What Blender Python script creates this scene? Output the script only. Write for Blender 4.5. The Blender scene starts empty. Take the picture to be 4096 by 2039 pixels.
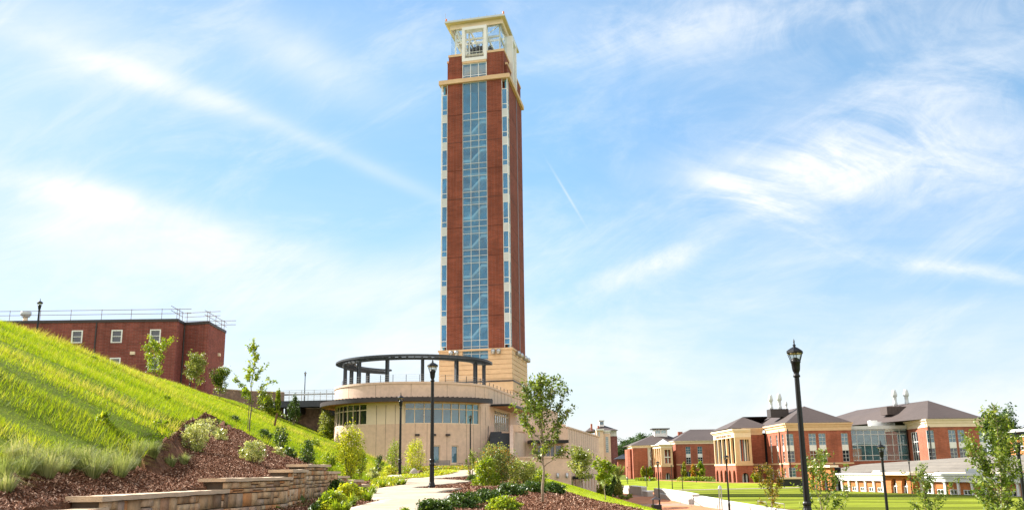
import bpy, bmesh, math, random
import numpy as np
from mathutils import Vector, Matrix, geometry
rad = math.radians
sc = bpy.context.scene
col = sc.collection
# ------------------------------------------------------------------ camera
PITCH, ROLL, FPX, CX, CY = rad(13.04), .013, 3711., 2048., 1019.5
Fv = np.array([0, math.cos(PITCH), math.sin(PITCH)])
Uv = np.array([0, -math.sin(PITCH), math.cos(PITCH)])
Rv = np.array([1., 0, 0])
Rc = math.cos(ROLL)*Rv - math.sin(ROLL)*Uv
Uc = math.sin(ROLL)*Rv + math.cos(ROLL)*Uv
cd = bpy.data.cameras.new('camera'); cam = bpy.data.objects.new('camera', cd); col.objects.link(cam)
cd.sensor_width = 36; cd.lens = 36*FPX/4096; cd.clip_start = .1; cd.clip_end = 9000
cam.matrix_world = Matrix(((Rc[0], Uc[0], -Fv[0], 0), (Rc[1], Uc[1], -Fv[1], 0), (Rc[2], Uc[2], -Fv[2], 0), (0, 0, 0, 1)))
sc.camera = cam
# ------------------------------------------------------------------ sky, sun, exposure
SUN_EL, SUN_AZ = rad(35), rad(-60)          # azimuth from +Y, clockwise
SD = Vector((math.sin(SUN_AZ)*math.cos(SUN_EL), math.cos(SUN_AZ)*math.cos(SUN_EL), math.sin(SUN_EL)))
w = bpy.data.worlds.new('World'); sc.world = w; w.use_nodes = True
wt = w.node_tree; wt.nodes.clear()
class NT:
    def __init__(s, t): s.t = t
    def n(s, typ, **k):
        x = s.t.nodes.new(typ)
        for a, b in k.items():
            if a[0] == 'i' and a[1:].isdigit(): s.put(x.inputs[int(a[1:])], b)
            elif a == 'ins':
                for q, v in b.items(): s.put(x.inputs[q], v)
            else: setattr(x, a, b)
        return x
    def put(s, sock, v):
        if isinstance(v, bpy.types.NodeSocket): s.t.links.new(v, sock)
        elif isinstance(v, bpy.types.Node): s.t.links.new(v.outputs[0], sock)
        else: sock.default_value = v
    def m(s, op, a, b=0., c=0., clamp=False):
        return s.n('ShaderNodeMath', operation=op, use_clamp=clamp, i0=a, i1=b, i2=c).outputs[0]
    def ramp(s, fac, pts, interp='LINEAR'):
        r = s.n('ShaderNodeValToRGB', i0=fac); cr = r.color_ramp; cr.interpolation = interp
        while len(cr.elements) < len(pts): cr.elements.new(.5)
        for e, (p, c) in zip(cr.elements, pts):
            e.position = p; e.color = (*c, 1) if len(c) == 3 else c
        return r.outputs[0]
    def mixc(s, f, a, b, mode='MIX'):
        x = s.n('ShaderNodeMix', data_type='RGBA', blend_type=mode)
        s.put(x.inputs[0], f); s.put(x.inputs[6], a); s.put(x.inputs[7], b); return x.outputs[2]
    def noise(s, vec, scale, detail=4, rough=.55, dist=0., out=0):
        x = s.n('ShaderNodeTexNoise', ins={'Scale': scale, 'Detail': detail, 'Roughness': rough, 'Distortion': dist})
        if vec is not None: s.put(x.inputs['Vector'], vec)
        return x.outputs[out]
    def smooth(s, v, a, b):
        x = s.n('ShaderNodeMapRange', interpolation_type='SMOOTHSTEP', i0=v, i1=a, i2=b); return x.outputs[0]
W = NT(wt)
sky = W.n('ShaderNodeTexSky', sky_type='NISHITA', sun_disc=False, sun_elevation=SUN_EL, sun_rotation=SUN_AZ % (2*math.pi),
          altitude=200, air_density=1.0, dust_density=.7, ozone_density=1.6)
geo = W.n('ShaderNodeTexCoord').outputs['Generated']
sep = W.n('ShaderNodeSeparateXYZ', i0=geo)
dx, dy, dz = sep.outputs
zz = W.m('MAXIMUM', dz, 0.02)
ady = W.m('MAXIMUM', W.m('ABSOLUTE', dy), .12)
gx = W.m('DIVIDE', dx, ady); gz = W.m('DIVIDE', zz, ady)      # cloud sheet coordinates (bearing and height tangents)
def band(x0, z0, ang, hl, hw):      # soft elongated patch of cirrus
    ca, sa = math.cos(ang), math.sin(ang)
    u = W.m('ADD', W.m('MULTIPLY', W.m('SUBTRACT', gx, x0), ca/hl), W.m('MULTIPLY', W.m('SUBTRACT', gz, z0), sa/hl))
    v = W.m('ADD', W.m('MULTIPLY', W.m('SUBTRACT', gx, x0), -sa/hw), W.m('MULTIPLY', W.m('SUBTRACT', gz, z0), ca/hw))
    r2 = W.m('ADD', W.m('MULTIPLY', u, u), W.m('MULTIPLY', v, v))
    return W.m('POWER', 2.718, W.m('MULTIPLY', r2, -1.))
def streak(ang, sl, sw, scale, seed, detail=7, rough=.6, dist=.6):
    c = W.n('ShaderNodeCombineXYZ', i0=gx, i1=gz, i2=seed)
    mp = W.n('ShaderNodeMapping', ins={'Vector': c, 'Rotation': (0, 0, -ang), 'Scale': (sl, sw, 1)})
    mp.vector_type = 'TEXTURE'
    return W.noise(mp.outputs[0], scale, detail, rough, dist)
n1 = streak(rad(-20), 3.0, 1., 7.0, 1.3, 8, .62, .5)
n2 = streak(rad(10), 2.0, 1., 9.0, 4.1, 9, .66, 1.1)
n3 = streak(rad(-24), 2.4, 1., 10.0, 7.7, 9, .68, 1.0)
nb = streak(rad(0), 1., 1., 26., 2.2, 8, .7, .8)
bA = band(-.47, .302, rad(-15.4), .21, .020); bA2 = band(-.46, .262, rad(-12), .26, .030)
bB = band(-.40, .438, rad(-21), .17, .016); bB2 = band(-.20, .355, rad(-26), .16, .009); bB3 = band(-.55, .50, rad(-12), .16, .05); bB4 = band(-.24, .47, rad(-30), .10, .03)
bR = band(.44, .318, rad(4), .22, .050); bR2 = band(.285, .282, rad(-30), .085, .016); bR3 = band(.40, .345, rad(14), .16, .035)
bS = band(.145, .214, rad(20), .075, .013); bT = band(.49, .209, rad(-8), .11, .009); bU = band(.24, .50, rad(4), .22, .045); bV = band(.47, .42, rad(18), .20, .035)
contr = band(.063, .300, rad(-61.5), .032, .0013)
def S(*a):
    r = a[0]
    for q in a[1:]: r = W.m('ADD', r, q)
    return r
def sc_(a, k): return W.m('MULTIPLY', a, k)
wn = W.smooth(n1, .22, .62); wr = W.m('MULTIPLY', W.smooth(n2, .30, .66), W.m('ADD', .55, W.m('MULTIPLY', nb, .9)))
left = W.m('MULTIPLY', S(sc_(bA, 1.05), sc_(bA2, .6), sc_(bB, .55), sc_(bB2, .28), sc_(bB3, .5), sc_(bB4, .45), sc_(band(-.42, .205, rad(-7), .40, .05), .3)), W.m('ADD', .16, sc_(wn, .95)))
right = W.m('MULTIPLY', S(sc_(bR, .68), sc_(bR2, .62), sc_(bR3, .55), sc_(bS, .7), sc_(bT, .6), sc_(bU, .50), sc_(bV, .5)), W.m('ADD', .12, wr))
wisps = sc_(W.smooth(n3, .40, .78), .34)
low = W.smooth(gz, .36, .02)
veil = W.m('MULTIPLY', W.smooth(streak(rad(-3), 5., 1., 7., 9.2, 8, .62, .5), .30, .72), W.m('ADD', W.m('MULTIPLY', low, .62), .10))
behind = sc_(W.smooth(dy, .05, -.25), .78)  # unseen cloud cover added behind the camera to brighten shaded fronts
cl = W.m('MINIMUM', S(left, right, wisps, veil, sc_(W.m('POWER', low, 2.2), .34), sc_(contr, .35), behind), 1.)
skyk = W.ramp(W.m('MINIMUM', gz, 1.), [(0., (.46, .45, .48)), (.22, (.50, .60, .645)), (.45, (.57, .72, .72))])
skyc = W.mixc(1.0, sky.outputs[0], skyk, 'MULTIPLY')
skyc = W.mixc(1.0, skyc, W.ramp(W.m('ADD', gx, .7, 0, True), [(.05, (.78, .70, .74)), (.75, (1, 1, 1))]), 'MULTIPLY')
cloudc = W.mixc(cl, skyc, (3.2, 3.35, 3.5, 1))
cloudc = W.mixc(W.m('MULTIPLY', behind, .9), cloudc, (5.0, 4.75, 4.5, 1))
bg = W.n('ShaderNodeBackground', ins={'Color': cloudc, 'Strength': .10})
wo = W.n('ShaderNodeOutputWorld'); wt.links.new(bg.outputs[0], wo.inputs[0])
sl = bpy.data.lights.new('sun', 'SUN'); sl.energy = 4.4; sl.angle = rad(.5); sl.color = (1, .95, .86)
so = bpy.data.objects.new('sun', sl); col.objects.link(so); so.rotation_euler = (-SD).to_track_quat('-Z', 'Y').to_euler()
so.location = SD*500
sc.view_settings.view_transform = 'Standard'; sc.view_settings.look = 'None'; sc.view_settings.gamma = 1
sc.view_settings.use_curve_mapping = False
sc.view_settings.exposure = 1.66
sc.cycles.max_bounces = 8; sc.cycles.transparent_max_bounces = 12; sc.cycles.sample_clamp_indirect = 6
sc.cycles.use_denoising = True
# ------------------------------------------------------------------ pixel rays -> points of the place (reference frame 4096 x 2039)
def ray(px, py): return Fv*FPX + Rc*(px-CX) - Uc*(py-CY)
def atY(px, py, Y): d = ray(px, py); return Vector(d*Y/d[1])
def atZ(px, py, Z): d = ray(px, py); return Vector(d*Z/d[2])
# ------------------------------------------------------------------ object helpers
ORG = {}
def tag(o, label=None, cat=None, group=None, kind=None):
    if label: o['label'] = label
    if cat: o['category'] = cat
    if group: o['group'] = group
    if kind: o['kind'] = kind
    return o
def thing(name, loc, label, cat, group=None):
    o = bpy.data.objects.new(name, None); col.objects.link(o); o.location = loc; o.empty_display_size = .2
    ORG[o] = Vector(loc); return tag(o, label, cat, group)
def link(name, me, mats, parent=None, smooth=False):
    o = bpy.data.objects.new(name, me); col.objects.link(o)
    for m in (mats if isinstance(mats, (list, tuple)) else [mats]): me.materials.append(m)
    if parent is not None:
        o.parent = parent; ORG[o] = ORG[parent]
        if ORG[o].length > 0: me.transform(Matrix.Translation(-ORG[o]))
    else: ORG[o] = Vector((0, 0, 0))
    if smooth:
        me.polygons.foreach_set('use_smooth', [True]*len(me.polygons))
    me.update(); return o
def kids(o): return [c for c in bpy.data.objects if c.parent == o]
def copy_tree(o, parent=None):
    c = o.copy(); col.objects.link(c)
    if parent is not None: c.parent = parent
    ORG[c] = ORG.get(o)
    for ch in kids(o): copy_tree(ch, c)
    return c
def copy_thing(o, loc, rz=0, s=1, label=None, group=None):
    c = copy_tree(o); c.location = loc; c.rotation_euler = (0, 0, rz); c.scale = (s, s, s) if not isinstance(s, tuple) else s
    if label: c['label'] = label
    if group: c['group'] = group
    return c
class Frame:        # a facade: s along it from P0 to P1, t inwards, z up
    def __init__(f, P0, P1, e2=None):
        f.o = Vector((P0[0], P0[1], 0)); d = Vector((P1[0]-P0[0], P1[1]-P0[1], 0)); f.L = d.length; f.e1 = d/f.L
        f.e2 = Vector(e2).normalized() if e2 is not None else Vector((-f.e1.y, f.e1.x, 0))
    def p(f, s, t, z): return f.o + f.e1*s + f.e2*t + Vector((0, 0, z))
    def side(f, s, t0, t1, inward=None):   # the facade standing at s, running from t0 to t1
        return Frame(f.p(s, t0, 0), f.p(s, t1, 0), inward if inward is not None else (-f.e1 if t1 > t0 else f.e1))
    def hit(f, px, py, t=0):
        d = Vector(ray(px, py)); n = Vector((-f.e1.y, f.e1.x, 0)); o = f.o + f.e2*t
        k = o.dot(n)/d.dot(n); q = d*k - o; return q.dot(f.e1), (d*k).z
    def rect(f, x0, y0, x1, y1, t=0):
        a = f.hit(x0, y0, t); b = f.hit(x1, y1, t)
        return min(a[0], b[0]), max(a[0], b[0]), min(a[1], b[1]), max(a[1], b[1])
class MB:
    def __init__(s): s.v = []; s.f = []; s.mi = []
    def add(s, vs, fs, mi=0):
        b = len(s.v); s.v += [tuple(q) for q in vs]; s.f += [tuple(i+b for i in f) for f in fs]; s.mi += [mi]*len(fs)
    def hexa(s, P, mi=0):
        s.add(P, [(0, 3, 2, 1), (4, 5, 6, 7), (0, 1, 5, 4), (1, 2, 6, 5), (2, 3, 7, 6), (3, 0, 4, 7)], mi)
    def box(s, fr, s0, s1, t0, t1, z0, z1, mi=0):
        s.hexa([fr.p(s0, t0, z0), fr.p(s1, t0, z0), fr.p(s1, t1, z0), fr.p(s0, t1, z0), fr.p(s0, t0, z1), fr.p(s1, t0, z1), fr.p(s1, t1, z1), fr.p(s0, t1, z1)], mi)
    def cube(s, c, dx, dy, dz, rz=0, mi=0):      # centred in x, y; standing on c.z
        ca, sa = math.cos(rz), math.sin(rz); P = []
        for z in (0, dz):
            for x, y in ((-1, -1), (1, -1), (1, 1), (-1, 1)):
                x *= dx/2; y *= dy/2; P.append((c[0]+x*ca-y*sa, c[1]+x*sa+y*ca, c[2]+z))
        s.hexa(P, mi)
    def quad(s, a, b, c, d, mi=0): s.add([a, b, c, d], [(0, 1, 2, 3)], mi)
    def prism(s, poly, z0, z1, mi=0):
        n = len(poly); vs = [(x, y, z0) for x, y in poly] + [(x, y, z1) for x, y in poly]
        s.add(vs, [tuple(range(n))[::-1], tuple(range(n, 2*n))] + [(i, (i+1) % n, (i+1) % n+n, i+n) for i in range(n)], mi)
    def tube(s, pts, rs, seg=6, mi=0, cap=True):
        pts = [Vector(p) for p in pts]; n = len(pts); b = []
        if not isinstance(rs, (list, tuple)): rs = [rs]*n
        vs = []; fs = []
        for i, p in enumerate(pts):
            d = (pts[min(i+1, n-1)]-pts[max(i-1, 0)]); d = d.normalized() if d.length > 1e-9 else Vector((0, 0, 1))
            a = Vector((0, 0, 1)) if abs(d.z) < .9 else Vector((1, 0, 0)); u = d.cross(a).normalized(); v = d.cross(u)
            for k in range(seg):
                q = 2*math.pi*k/seg; vs.append(p + (u*math.cos(q)+v*math.sin(q))*rs[i])
        for i in range(n-1):
            for k in range(seg):
                fs.append((i*seg+k, i*seg+(k+1) % seg, (i+1)*seg+(k+1) % seg, (i+1)*seg+k))
        if cap: fs += [tuple(range(seg)), tuple(range((n-1)*seg, n*seg))[::-1]]
        s.add(vs, fs, mi)
    def lathe(s, prof, c=(0, 0, 0), seg=16, mi=0, flute=0.):
        vs = []; fs = []; n = len(prof)
        for r, z in prof:
            for k in range(seg):
                q = 2*math.pi*k/seg; rr = r*(1-flute*(k % 2)); vs.append((c[0]+rr*math.cos(q), c[1]+rr*math.sin(q), c[2]+z))
        for i in range(n-1):
            for k in range(seg): fs.append((i*seg+k, i*seg+(k+1) % seg, (i+1)*seg+(k+1) % seg, (i+1)*seg+k))
        fs += [tuple(range(seg))[::-1], tuple(range((n-1)*seg, n*seg))]
        s.add(vs, fs, mi)
    def arc(s, c, r0, r1, a0, a1, z0, z1, n=24, mi=0):     # ring sector; angle 0 faces the camera (-Y), positive to the right
        st = []
        for i in range(n+1):
            a = rad(a0+(a1-a0)*i/n); q = []
            for r, z in ((r0, z0), (r1, z0), (r1, z1), (r0, z1)): q.append((c[0]+r*math.sin(a), c[1]-r*math.cos(a), z))
            st += q
        fs = [(0, 1, 2, 3), (4*n+3, 4*n+2, 4*n+1, 4*n)]
        for i in range(n):
            for k in range(4): fs.append((4*i+k, 4*i+4+k, 4*i+4+(k+1) % 4, 4*i+(k+1) % 4))
        s.add(st, fs, mi)
    def archwall(s, fr, s0, s1, z0, z1, arches, t0, t1, mi=0, pointed=False):     # wall with arched openings (centre, width, spring z)
        cur = s0
        for c, wd, zs in sorted(arches):
            a, b = c-wd/2, c+wd/2
            if a > cur: s.box(fr, cur, a, t0, t1, z0, z1, mi)
            N = 10
            for i in range(N):
                x0, x1 = a+wd*i/N, a+wd*(i+1)/N
                def hz(x):
                    q = abs(x-c)/(wd/2)
                    return zs + (wd/2)*math.sqrt(max(0, 1-q*q))*(1.0 if not pointed else 1.35)
                P = [fr.p(x0, t0, hz(x0)), fr.p(x1, t0, hz(x1)), fr.p(x1, t1, hz(x1)), fr.p(x0, t1, hz(x0)), fr.p(x0, t0, z1), fr.p(x1, t0, z1), fr.p(x1, t1, z1), fr.p(x0, t1, z1)]
                s.hexa(P, mi)
            cur = b
        if cur < s1: s.box(fr, cur, s1, t0, t1, z0, z1, mi)
    def build(s, name, mats, parent=None, smooth=False):
        me = bpy.data.meshes.new(name); me.from_pydata(s.v, [], s.f)
        if any(s.mi): me.polygons.foreach_set('material_index', s.mi)
        bm = bmesh.new(); bm.from_mesh(me); bmesh.ops.recalc_face_normals(bm, faces=bm.faces); bm.to_mesh(me); bm.free()
        return link(name, me, mats, parent, smooth)
def np_mesh(name, V, F, mats, parent=None, attr=None, smooth=False):
    me = bpy.data.meshes.new(name); V = np.asarray(V, np.float32); F = np.asarray(F, np.int32); k = F.shape[1]
    me.vertices.add(len(V)); me.vertices.foreach_set('co', V.ravel())
    me.loops.add(F.size); me.loops.foreach_set('vertex_index', F.ravel())
    me.polygons.add(len(F)); me.polygons.foreach_set('loop_start', np.arange(0, F.size, k, dtype=np.int32))
    try: me.polygons.foreach_set('loop_total', np.full(len(F), k, np.int32))
    except Exception: pass
    if attr is not None:
        a = me.attributes.new('tint', 'FLOAT', 'FACE'); a.data.foreach_set('value', np.asarray(attr, np.float32))
    me.update(calc_edges=True); me.validate()
    return link(name, me, mats, parent, smooth)
# ------------------------------------------------------------------ materials
def newmat(name):
    m = bpy.data.materials.new(name); m.use_nodes = True; m.node_tree.nodes.clear(); return m, NT(m.node_tree)
def out(N, sh): N.n('ShaderNodeOutputMaterial', i0=sh)
def mat(name, c, rough=.7, var=.12, scale=3., metal=0., bump=0., bscale=40., spec=.4, c2=None, big=0.):
    m, N = newmat(name)
    co = N.n('ShaderNodeTexCoord').outputs['Object']
    n = N.noise(co, scale, 5, .6)
    hi = c2 if c2 else tuple(min(1, q*(1+var)) for q in c)
    lo = tuple(q*(1-var) for q in c)
    cc = N.ramp(n, [(.3, lo), (.7, hi)])
    if big:
        n2 = N.noise(co, scale*.13, 3, .6); cc = N.mixc(1.0, cc, N.ramp(n2, [(.3, (1-big,)*3), (.7, (1, 1, 1))]), 'MULTIPLY')
    p = N.n('ShaderNodeBsdfPrincipled', ins={'Base Color': cc, 'Roughness': rough, 'Metallic': metal, 'Specular IOR Level': spec})
    if bump:
        b = N.n('ShaderNodeBump', ins={'Height': N.noise(co, bscale, 4), 'Strength': bump, 'Distance': .05}); N.put(p.inputs['Normal'], b)
    out(N, p.outputs[0]); return m
def brickmat(name, c, course=.20, var=.16, dark=.72):
    m, N = newmat(name); co = N.n('ShaderNodeTexCoord').outputs['Object']
    sp = N.n('ShaderNodeSeparateXYZ', i0=co)
    u = N.m('ADD', N.m('MULTIPLY', sp.outputs[0], .8), sp.outputs[1])
    v = N.n('ShaderNodeCombineXYZ', i0=u, i1=sp.outputs[2])
    b = N.n('ShaderNodeTexBrick', ins={'Vector': v.outputs[0], 'Scale': 1., 'Color1': (*[q*(1-var) for q in c], 1), 'Color2': (*[q*(1+var) for q in c], 1),
            'Mortar': (*[min(1, q*.55+.12) for q in c], 1), 'Mortar Size': .012, 'Brick Width': course*3, 'Row Height': course})
    n = N.noise(co, .35, 5, .65); n2 = N.noise(co, 9., 3, .6)
    cc = N.mixc(1., b.outputs[0], N.ramp(n, [(.3, (dark,)*3), (.7, (1.05, 1.05, 1.05))]), 'MULTIPLY')
    cc = N.mixc(1., cc, N.ramp(n2, [(.25, (.82,)*3), (.75, (1.12,)*3)]), 'MULTIPLY')
    stv = N.n('ShaderNodeMapping', ins={'Vector': co, 'Scale': (1.4, 1.4, .05)}); n4 = N.noise(stv.outputs[0], 1., 6, .7)
    cc = N.mixc(1., cc, N.ramp(n4, [(.32, (.78, .78, .80)), (.5, (1., 1., 1.)), (.72, (1.10, 1.10, 1.12))]), 'MULTIPLY')
    p = N.n('ShaderNodeBsdfPrincipled', ins={'Base Color': cc, 'Roughness': .85, 'Specular IOR Level': .2})
    out(N, p.outputs[0]); return m
def glassmat(name, tint, trans=.4, rough=.03, body=(.02, .05, .08), refl=.15):
    m, N = newmat(name)
    co = N.n('ShaderNodeTexCoord').outputs['Object']
    bmp = N.n('ShaderNodeBump', ins={'Height': N.noise(co, .25, 1), 'Strength': .03, 'Distance': .3})
    bc = N.mixc(1., (*body, 1), N.ramp(N.noise(co, .33, 3, .6, 1.5), [(.3, (.55, .58, .62)), (.7, (1.3, 1.28, 1.25))]), 'MULTIPLY')
    g = N.n('ShaderNodeBsdfPrincipled', ins={'Base Color': bc, 'Roughness': rough, 'Specular IOR Level': .9, 'Coat Weight': .25, 'Coat Roughness': .02, 'Normal': bmp})
    t = N.n('ShaderNodeBsdfTransparent', ins={'Color': (*tint, 1)})
    gl = N.n('ShaderNodeBsdfGlossy', ins={'Color': (.9, .95, 1, 1), 'Roughness': rough, 'Normal': bmp}); g = N.n('ShaderNodeMixShader', i0=refl, i1=g, i2=gl)
    x = N.n('ShaderNodeMixShader', i0=trans, i1=g, i2=t); out(N, x.outputs[0]); return m
def leafmat(name, cols, transl=.4, rough=.45, spec=.35):
    m, N = newmat(name)
    a = N.n('ShaderNodeAttribute', attribute_name='tint')
    n = len(cols); cc = N.ramp(a.outputs['Fac'], [(i/max(1, n-1), c) for i, c in enumerate(cols)])
    p = N.n('ShaderNodeBsdfPrincipled', ins={'Base Color': cc, 'Roughness': rough, 'Specular IOR Level': spec})
    t = N.n('ShaderNodeBsdfTranslucent', i0=N.mixc(1., cc, (1.25, 1.2, .6, 1), 'MULTIPLY'))
    x = N.n('ShaderNodeMixShader', i0=transl, i1=p, i2=t); out(N, x.outputs[0]); return m
def shingle(name, c, course, var=.2, rough=.8, seam=False):
    m, N = newmat(name); co = N.n('ShaderNodeTexCoord').outputs['Object']
    n = N.noise(co, 1.2, 5, .7); n2 = N.noise(co, .08, 3)
    cc = N.ramp(n, [(.3, tuple(q*(1-var) for q in c)), (.7, tuple(q*(1+var) for q in c))])
    cc = N.mixc(1., cc, N.ramp(n2, [(.35, (.85,)*3), (.65, (1.05,)*3)]), 'MULTIPLY')
    sp = N.n('ShaderNodeSeparateXYZ', i0=co)
    if seam: wv = N.m('PINGPONG', N.m('ADD', sp.outputs[0], sp.outputs[1]), course)
    else: wv = N.m('PINGPONG', sp.outputs[2], course)
    ln = N.m('LESS_THAN', wv, course*.16)
    cc = N.mixc(N.m('MULTIPLY', ln, .35), cc, (*[q*.4 for q in c], 1))
    p = N.n('ShaderNodeBsdfPrincipled', ins={'Base Color': cc, 'Roughness': rough, 'Specular IOR Level': .3}); out(N, p.outputs[0]); return m
M = {}
M['brick'] = brickmat('tower_brick', (.26, .068, .036))
M['brick2'] = brickmat('campus_brick', (.40, .12, .066))
M['brick3'] = brickmat('dormitory_brick', (.26, .075, .056))
M['brick4'] = brickmat('pale_orange_brick', (.52, .17, .045))
M['cream'] = mat('cream_stone', (.72, .50, .30), .8, .08, 1.5, big=.12)
M['tan'] = mat('tan_precast', (.77, .56, .42), .85, .10, 2.5, bump=.25, bscale=25, big=.14)
M['tanlow'] = mat('darker_tan_precast', (.79, .57, .415), .85, .10, 2.5, bump=.25, bscale=25, big=.18)
M['cream2'] = mat('pale_cream_trim', (.78, .64, .47), .75, .06, 1.)
M['white'] = mat('white_paint', (.78, .78, .76), .5, .05, 1.)
M['whitewall'] = mat('white_precast', (.44, .425, .40), .7, .10, 1.2, big=.15)
M['greypanel'] = mat('pale_grey_panel', (.55, .58, .58), .45, .05, 1.)
M['dark'] = mat('black_metal', (.007, .007, .008), .45, .15, 8., metal=.0, spec=.35)
M['darkbrown'] = mat('dark_bronze_metal', (.045, .035, .035), .5, .15, 4.)
M['steelblue'] = mat('dark_slate_steel', (.045, .052, .065), .5, .15, 4.)
M['soffit'] = mat('orange_wood_soffit', (.45, .20, .06), .55, .12, 2.)
M['soffit2'] = mat('yellow_soffit', (.62, .52, .28), .7, .05, 1.)
M['roofmetal'] = shingle('dark_metal_roof', (.085, .064, .058), .45, .12, .7, True)
M['shingle'] = shingle('grey_shingle_roof', (.20, .175, .145), .25)
M['glass_tower'] = glassmat('blue_curtain_glass', (.70, .92, 1.0), .52, body=(.03, .30, .62), refl=.05)
M['glass_clear'] = glassmat('clear_glass', (.95, .98, .99), .93)
M['glass_doors'] = glassmat('door_glass', (.8, .88, .9), .45, body=(.5, .55, .58), refl=.45)
M['glass_link'] = glassmat('teal_link_glass', (.5, .68, .72), .4, body=(.09, .21, .24), refl=.15)
M['glass_dark'] = glassmat('dark_window_glass', (.3, .4, .45), .3, body=(.012, .022, .03), refl=.06)
M['glass_blue'] = glassmat('teal_window_glass', (.4, .55, .6), .25, body=(.06, .20, .28), refl=.08)
M['inside'] = mat('dim_interior', (.12, .33, .48), .9, .2, .5)
M['insidepale'] = mat('pale_interior', (.42, .52, .56), .9, .1, .5)
M['stair'] = mat('pale_stair_steel', (.86, .88, .88), .7, .05, 1.)
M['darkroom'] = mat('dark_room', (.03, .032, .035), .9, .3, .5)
M['concrete'] = mat('pale_concrete', (.43, .36, .27), .8, .06, 4., bump=.15, bscale=60, big=.10)
def pathmat():
    m, N = newmat('jointed_concrete'); co = N.n('ShaderNodeTexCoord').outputs['Object']; sp = N.n('ShaderNodeSeparateXYZ', i0=co)
    cc = N.ramp(N.noise(co, .7, 6, .7), [(.3, (.33, .265, .19)), (.5, (.42, .35, .265)), (.72, (.47, .41, .33))])
    cc = N.mixc(1., cc, N.ramp(N.noise(co, 14., 4, .7), [(.25, (.86,)*3), (.75, (1.06,)*3)]), 'MULTIPLY')
    u = N.m('ADD', sp.outputs[1], N.m('MULTIPLY', sp.outputs[0], .25)); jt = N.m('LESS_THAN', N.m('PINGPONG', u, 1.1), .02)
    cc = N.mixc(N.m('MULTIPLY', jt, .55), cc, (.12, .09, .06, 1))
    p = N.n('ShaderNodeBsdfPrincipled', ins={'Base Color': cc, 'Roughness': .9, 'Specular IOR Level': .1}); b = N.n('ShaderNodeBump', ins={'Height': N.noise(co, 60., 3), 'Strength': .2, 'Distance': .02}); N.put(p.inputs['Normal'], b)
    out(N, p.outputs[0]); return m
M['path'] = pathmat()
M['patio'] = brickmat('red_paver', (.50, .20, .09), .12, .12, .85)
M['galv'] = mat('galvanised_steel', (.45, .46, .47), .35, .1, 6., metal=.8)
M['scaffold'] = mat('rusty_pipe', (.26, .17, .12), .6, .2, 10.)
M['bark'] = mat('grey_brown_bark', (.17, .13, .09), .9, .3, 14., bump=.5, bscale=60)
M['palebark'] = mat('pale_tan_bark', (.34, .27, .19), .85, .25, 12., bump=.4, bscale=60)
M['stake'] = mat('raw_brown_wood', (.16, .075, .04), .8, .2, 8.)
M['rock'] = mat('pale_weathered_rock', (.42, .37, .32), .9, .25, 2.5, bump=.8, bscale=9)
M['rockdark'] = mat('brown_rock', (.15, .09, .06), .9, .3, 3., bump=.8, bscale=9)
M['bell'] = mat('dark_bronze_bell', (.05, .035, .02), .35, .2, 5., metal=.7)
M['lampglass'] = glassmat('lamp_glass', (.95, .95, .9), .8)
M['lampcream'] = mat('cream_reflector', (.62, .52, .26), .6, .05, 3.)
M['amber'] = mat('amber_beacon', (.75, .20, .03), .3, .05, 3.)
M['skin'] = mat('skin', (.45, .28, .20), .6, .05, 3.)
M['wood_far'] = leafmat('far_leaves', [(.025, .06, .015), (.06, .12, .03), (.10, .16, .05)], .2)
# ground materials
def groundmat(name, cols, scale, stripes=None, bump=.4, rough=.95, bs=30., streaks=None):
    m, N = newmat(name); co = N.n('ShaderNodeTexCoord').outputs['Object']
    n = N.noise(co, scale, 8, .7); cc = N.ramp(n, [(.25+.5*i/(len(cols)-1), c) for i, c in enumerate(cols)])
    n2 = N.noise(co, .12, 4, .6); cc = N.mixc(1., cc, N.ramp(n2, [(.3, (.8, .8, .8)), (.7, (1.1, 1.1, 1.0))]), 'MULTIPLY')
    if stripes:
        wd, ang, k = stripes
        sp = N.n('ShaderNodeSeparateXYZ', i0=co)
        u = N.m('ADD', N.m('MULTIPLY', sp.outputs[0], math.cos(ang)), N.m('MULTIPLY', sp.outputs[1], math.sin(ang)))
        u = N.m('ADD', u, N.m('MULTIPLY', N.noise(co, .05, 3), 26.))
        q = N.smooth(N.m('PINGPONG', u, wd), wd*.42, wd*.58)
        cc = N.mixc(1., cc, N.ramp(q, [(0, (1, 1, 1)), (1, (k, k, k*.9))]), 'MULTIPLY')
    p = N.n('ShaderNodeBsdfPrincipled', ins={'Base Color': cc, 'Roughness': rough, 'Specular IOR Level': .06})
    b = N.n('ShaderNodeBump', ins={'Height': N.noise(co, bs, 5, .7), 'Strength': bump, 'Distance': .08}); N.put(p.inputs['Normal'], b)
    out(N, p.outputs[0]); return m
M['ground'] = groundmat('rough_turf', [(.08, .11, .02), (.12, .15, .03), (.16, .19, .04)], 2.)
M['hillgrass'] = groundmat('hill_turf', [(.05, .08, .004), (.10, .14, .006), (.16, .19, .010)], 3., bump=.8, bs=18)  # base colour darkened so bare gaps read as shaded streaks
M['lawn'] = groundmat('mown_lawn', [(.15, .19, .012), (.20, .235, .02), (.25, .27, .04)], 3., (7., rad(78), .62), .2)
M['lawn2'] = groundmat('far_lawn', [(.19, .25, .012), (.25, .30, .02), (.30, .34, .035)], 3., (4., rad(12), .80), .2)
M['mulch'] = groundmat('bark_mulch', [(.08, .035, .019), (.19, .092, .057), (.32, .175, .118)], 9., None, 1., .95, 22.)
M['dirt'] = groundmat('bare_dirt', [(.10, .06, .04), (.16, .10, .07), (.22, .15, .10)], 5.)
M['grassblade'] = leafmat('grass_blades', [(.05, .105, .004), (.125, .21, .006), (.21, .30, .008), (.33, .37, .018), (.50, .43, .14)], .5, .6, .08)
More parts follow.
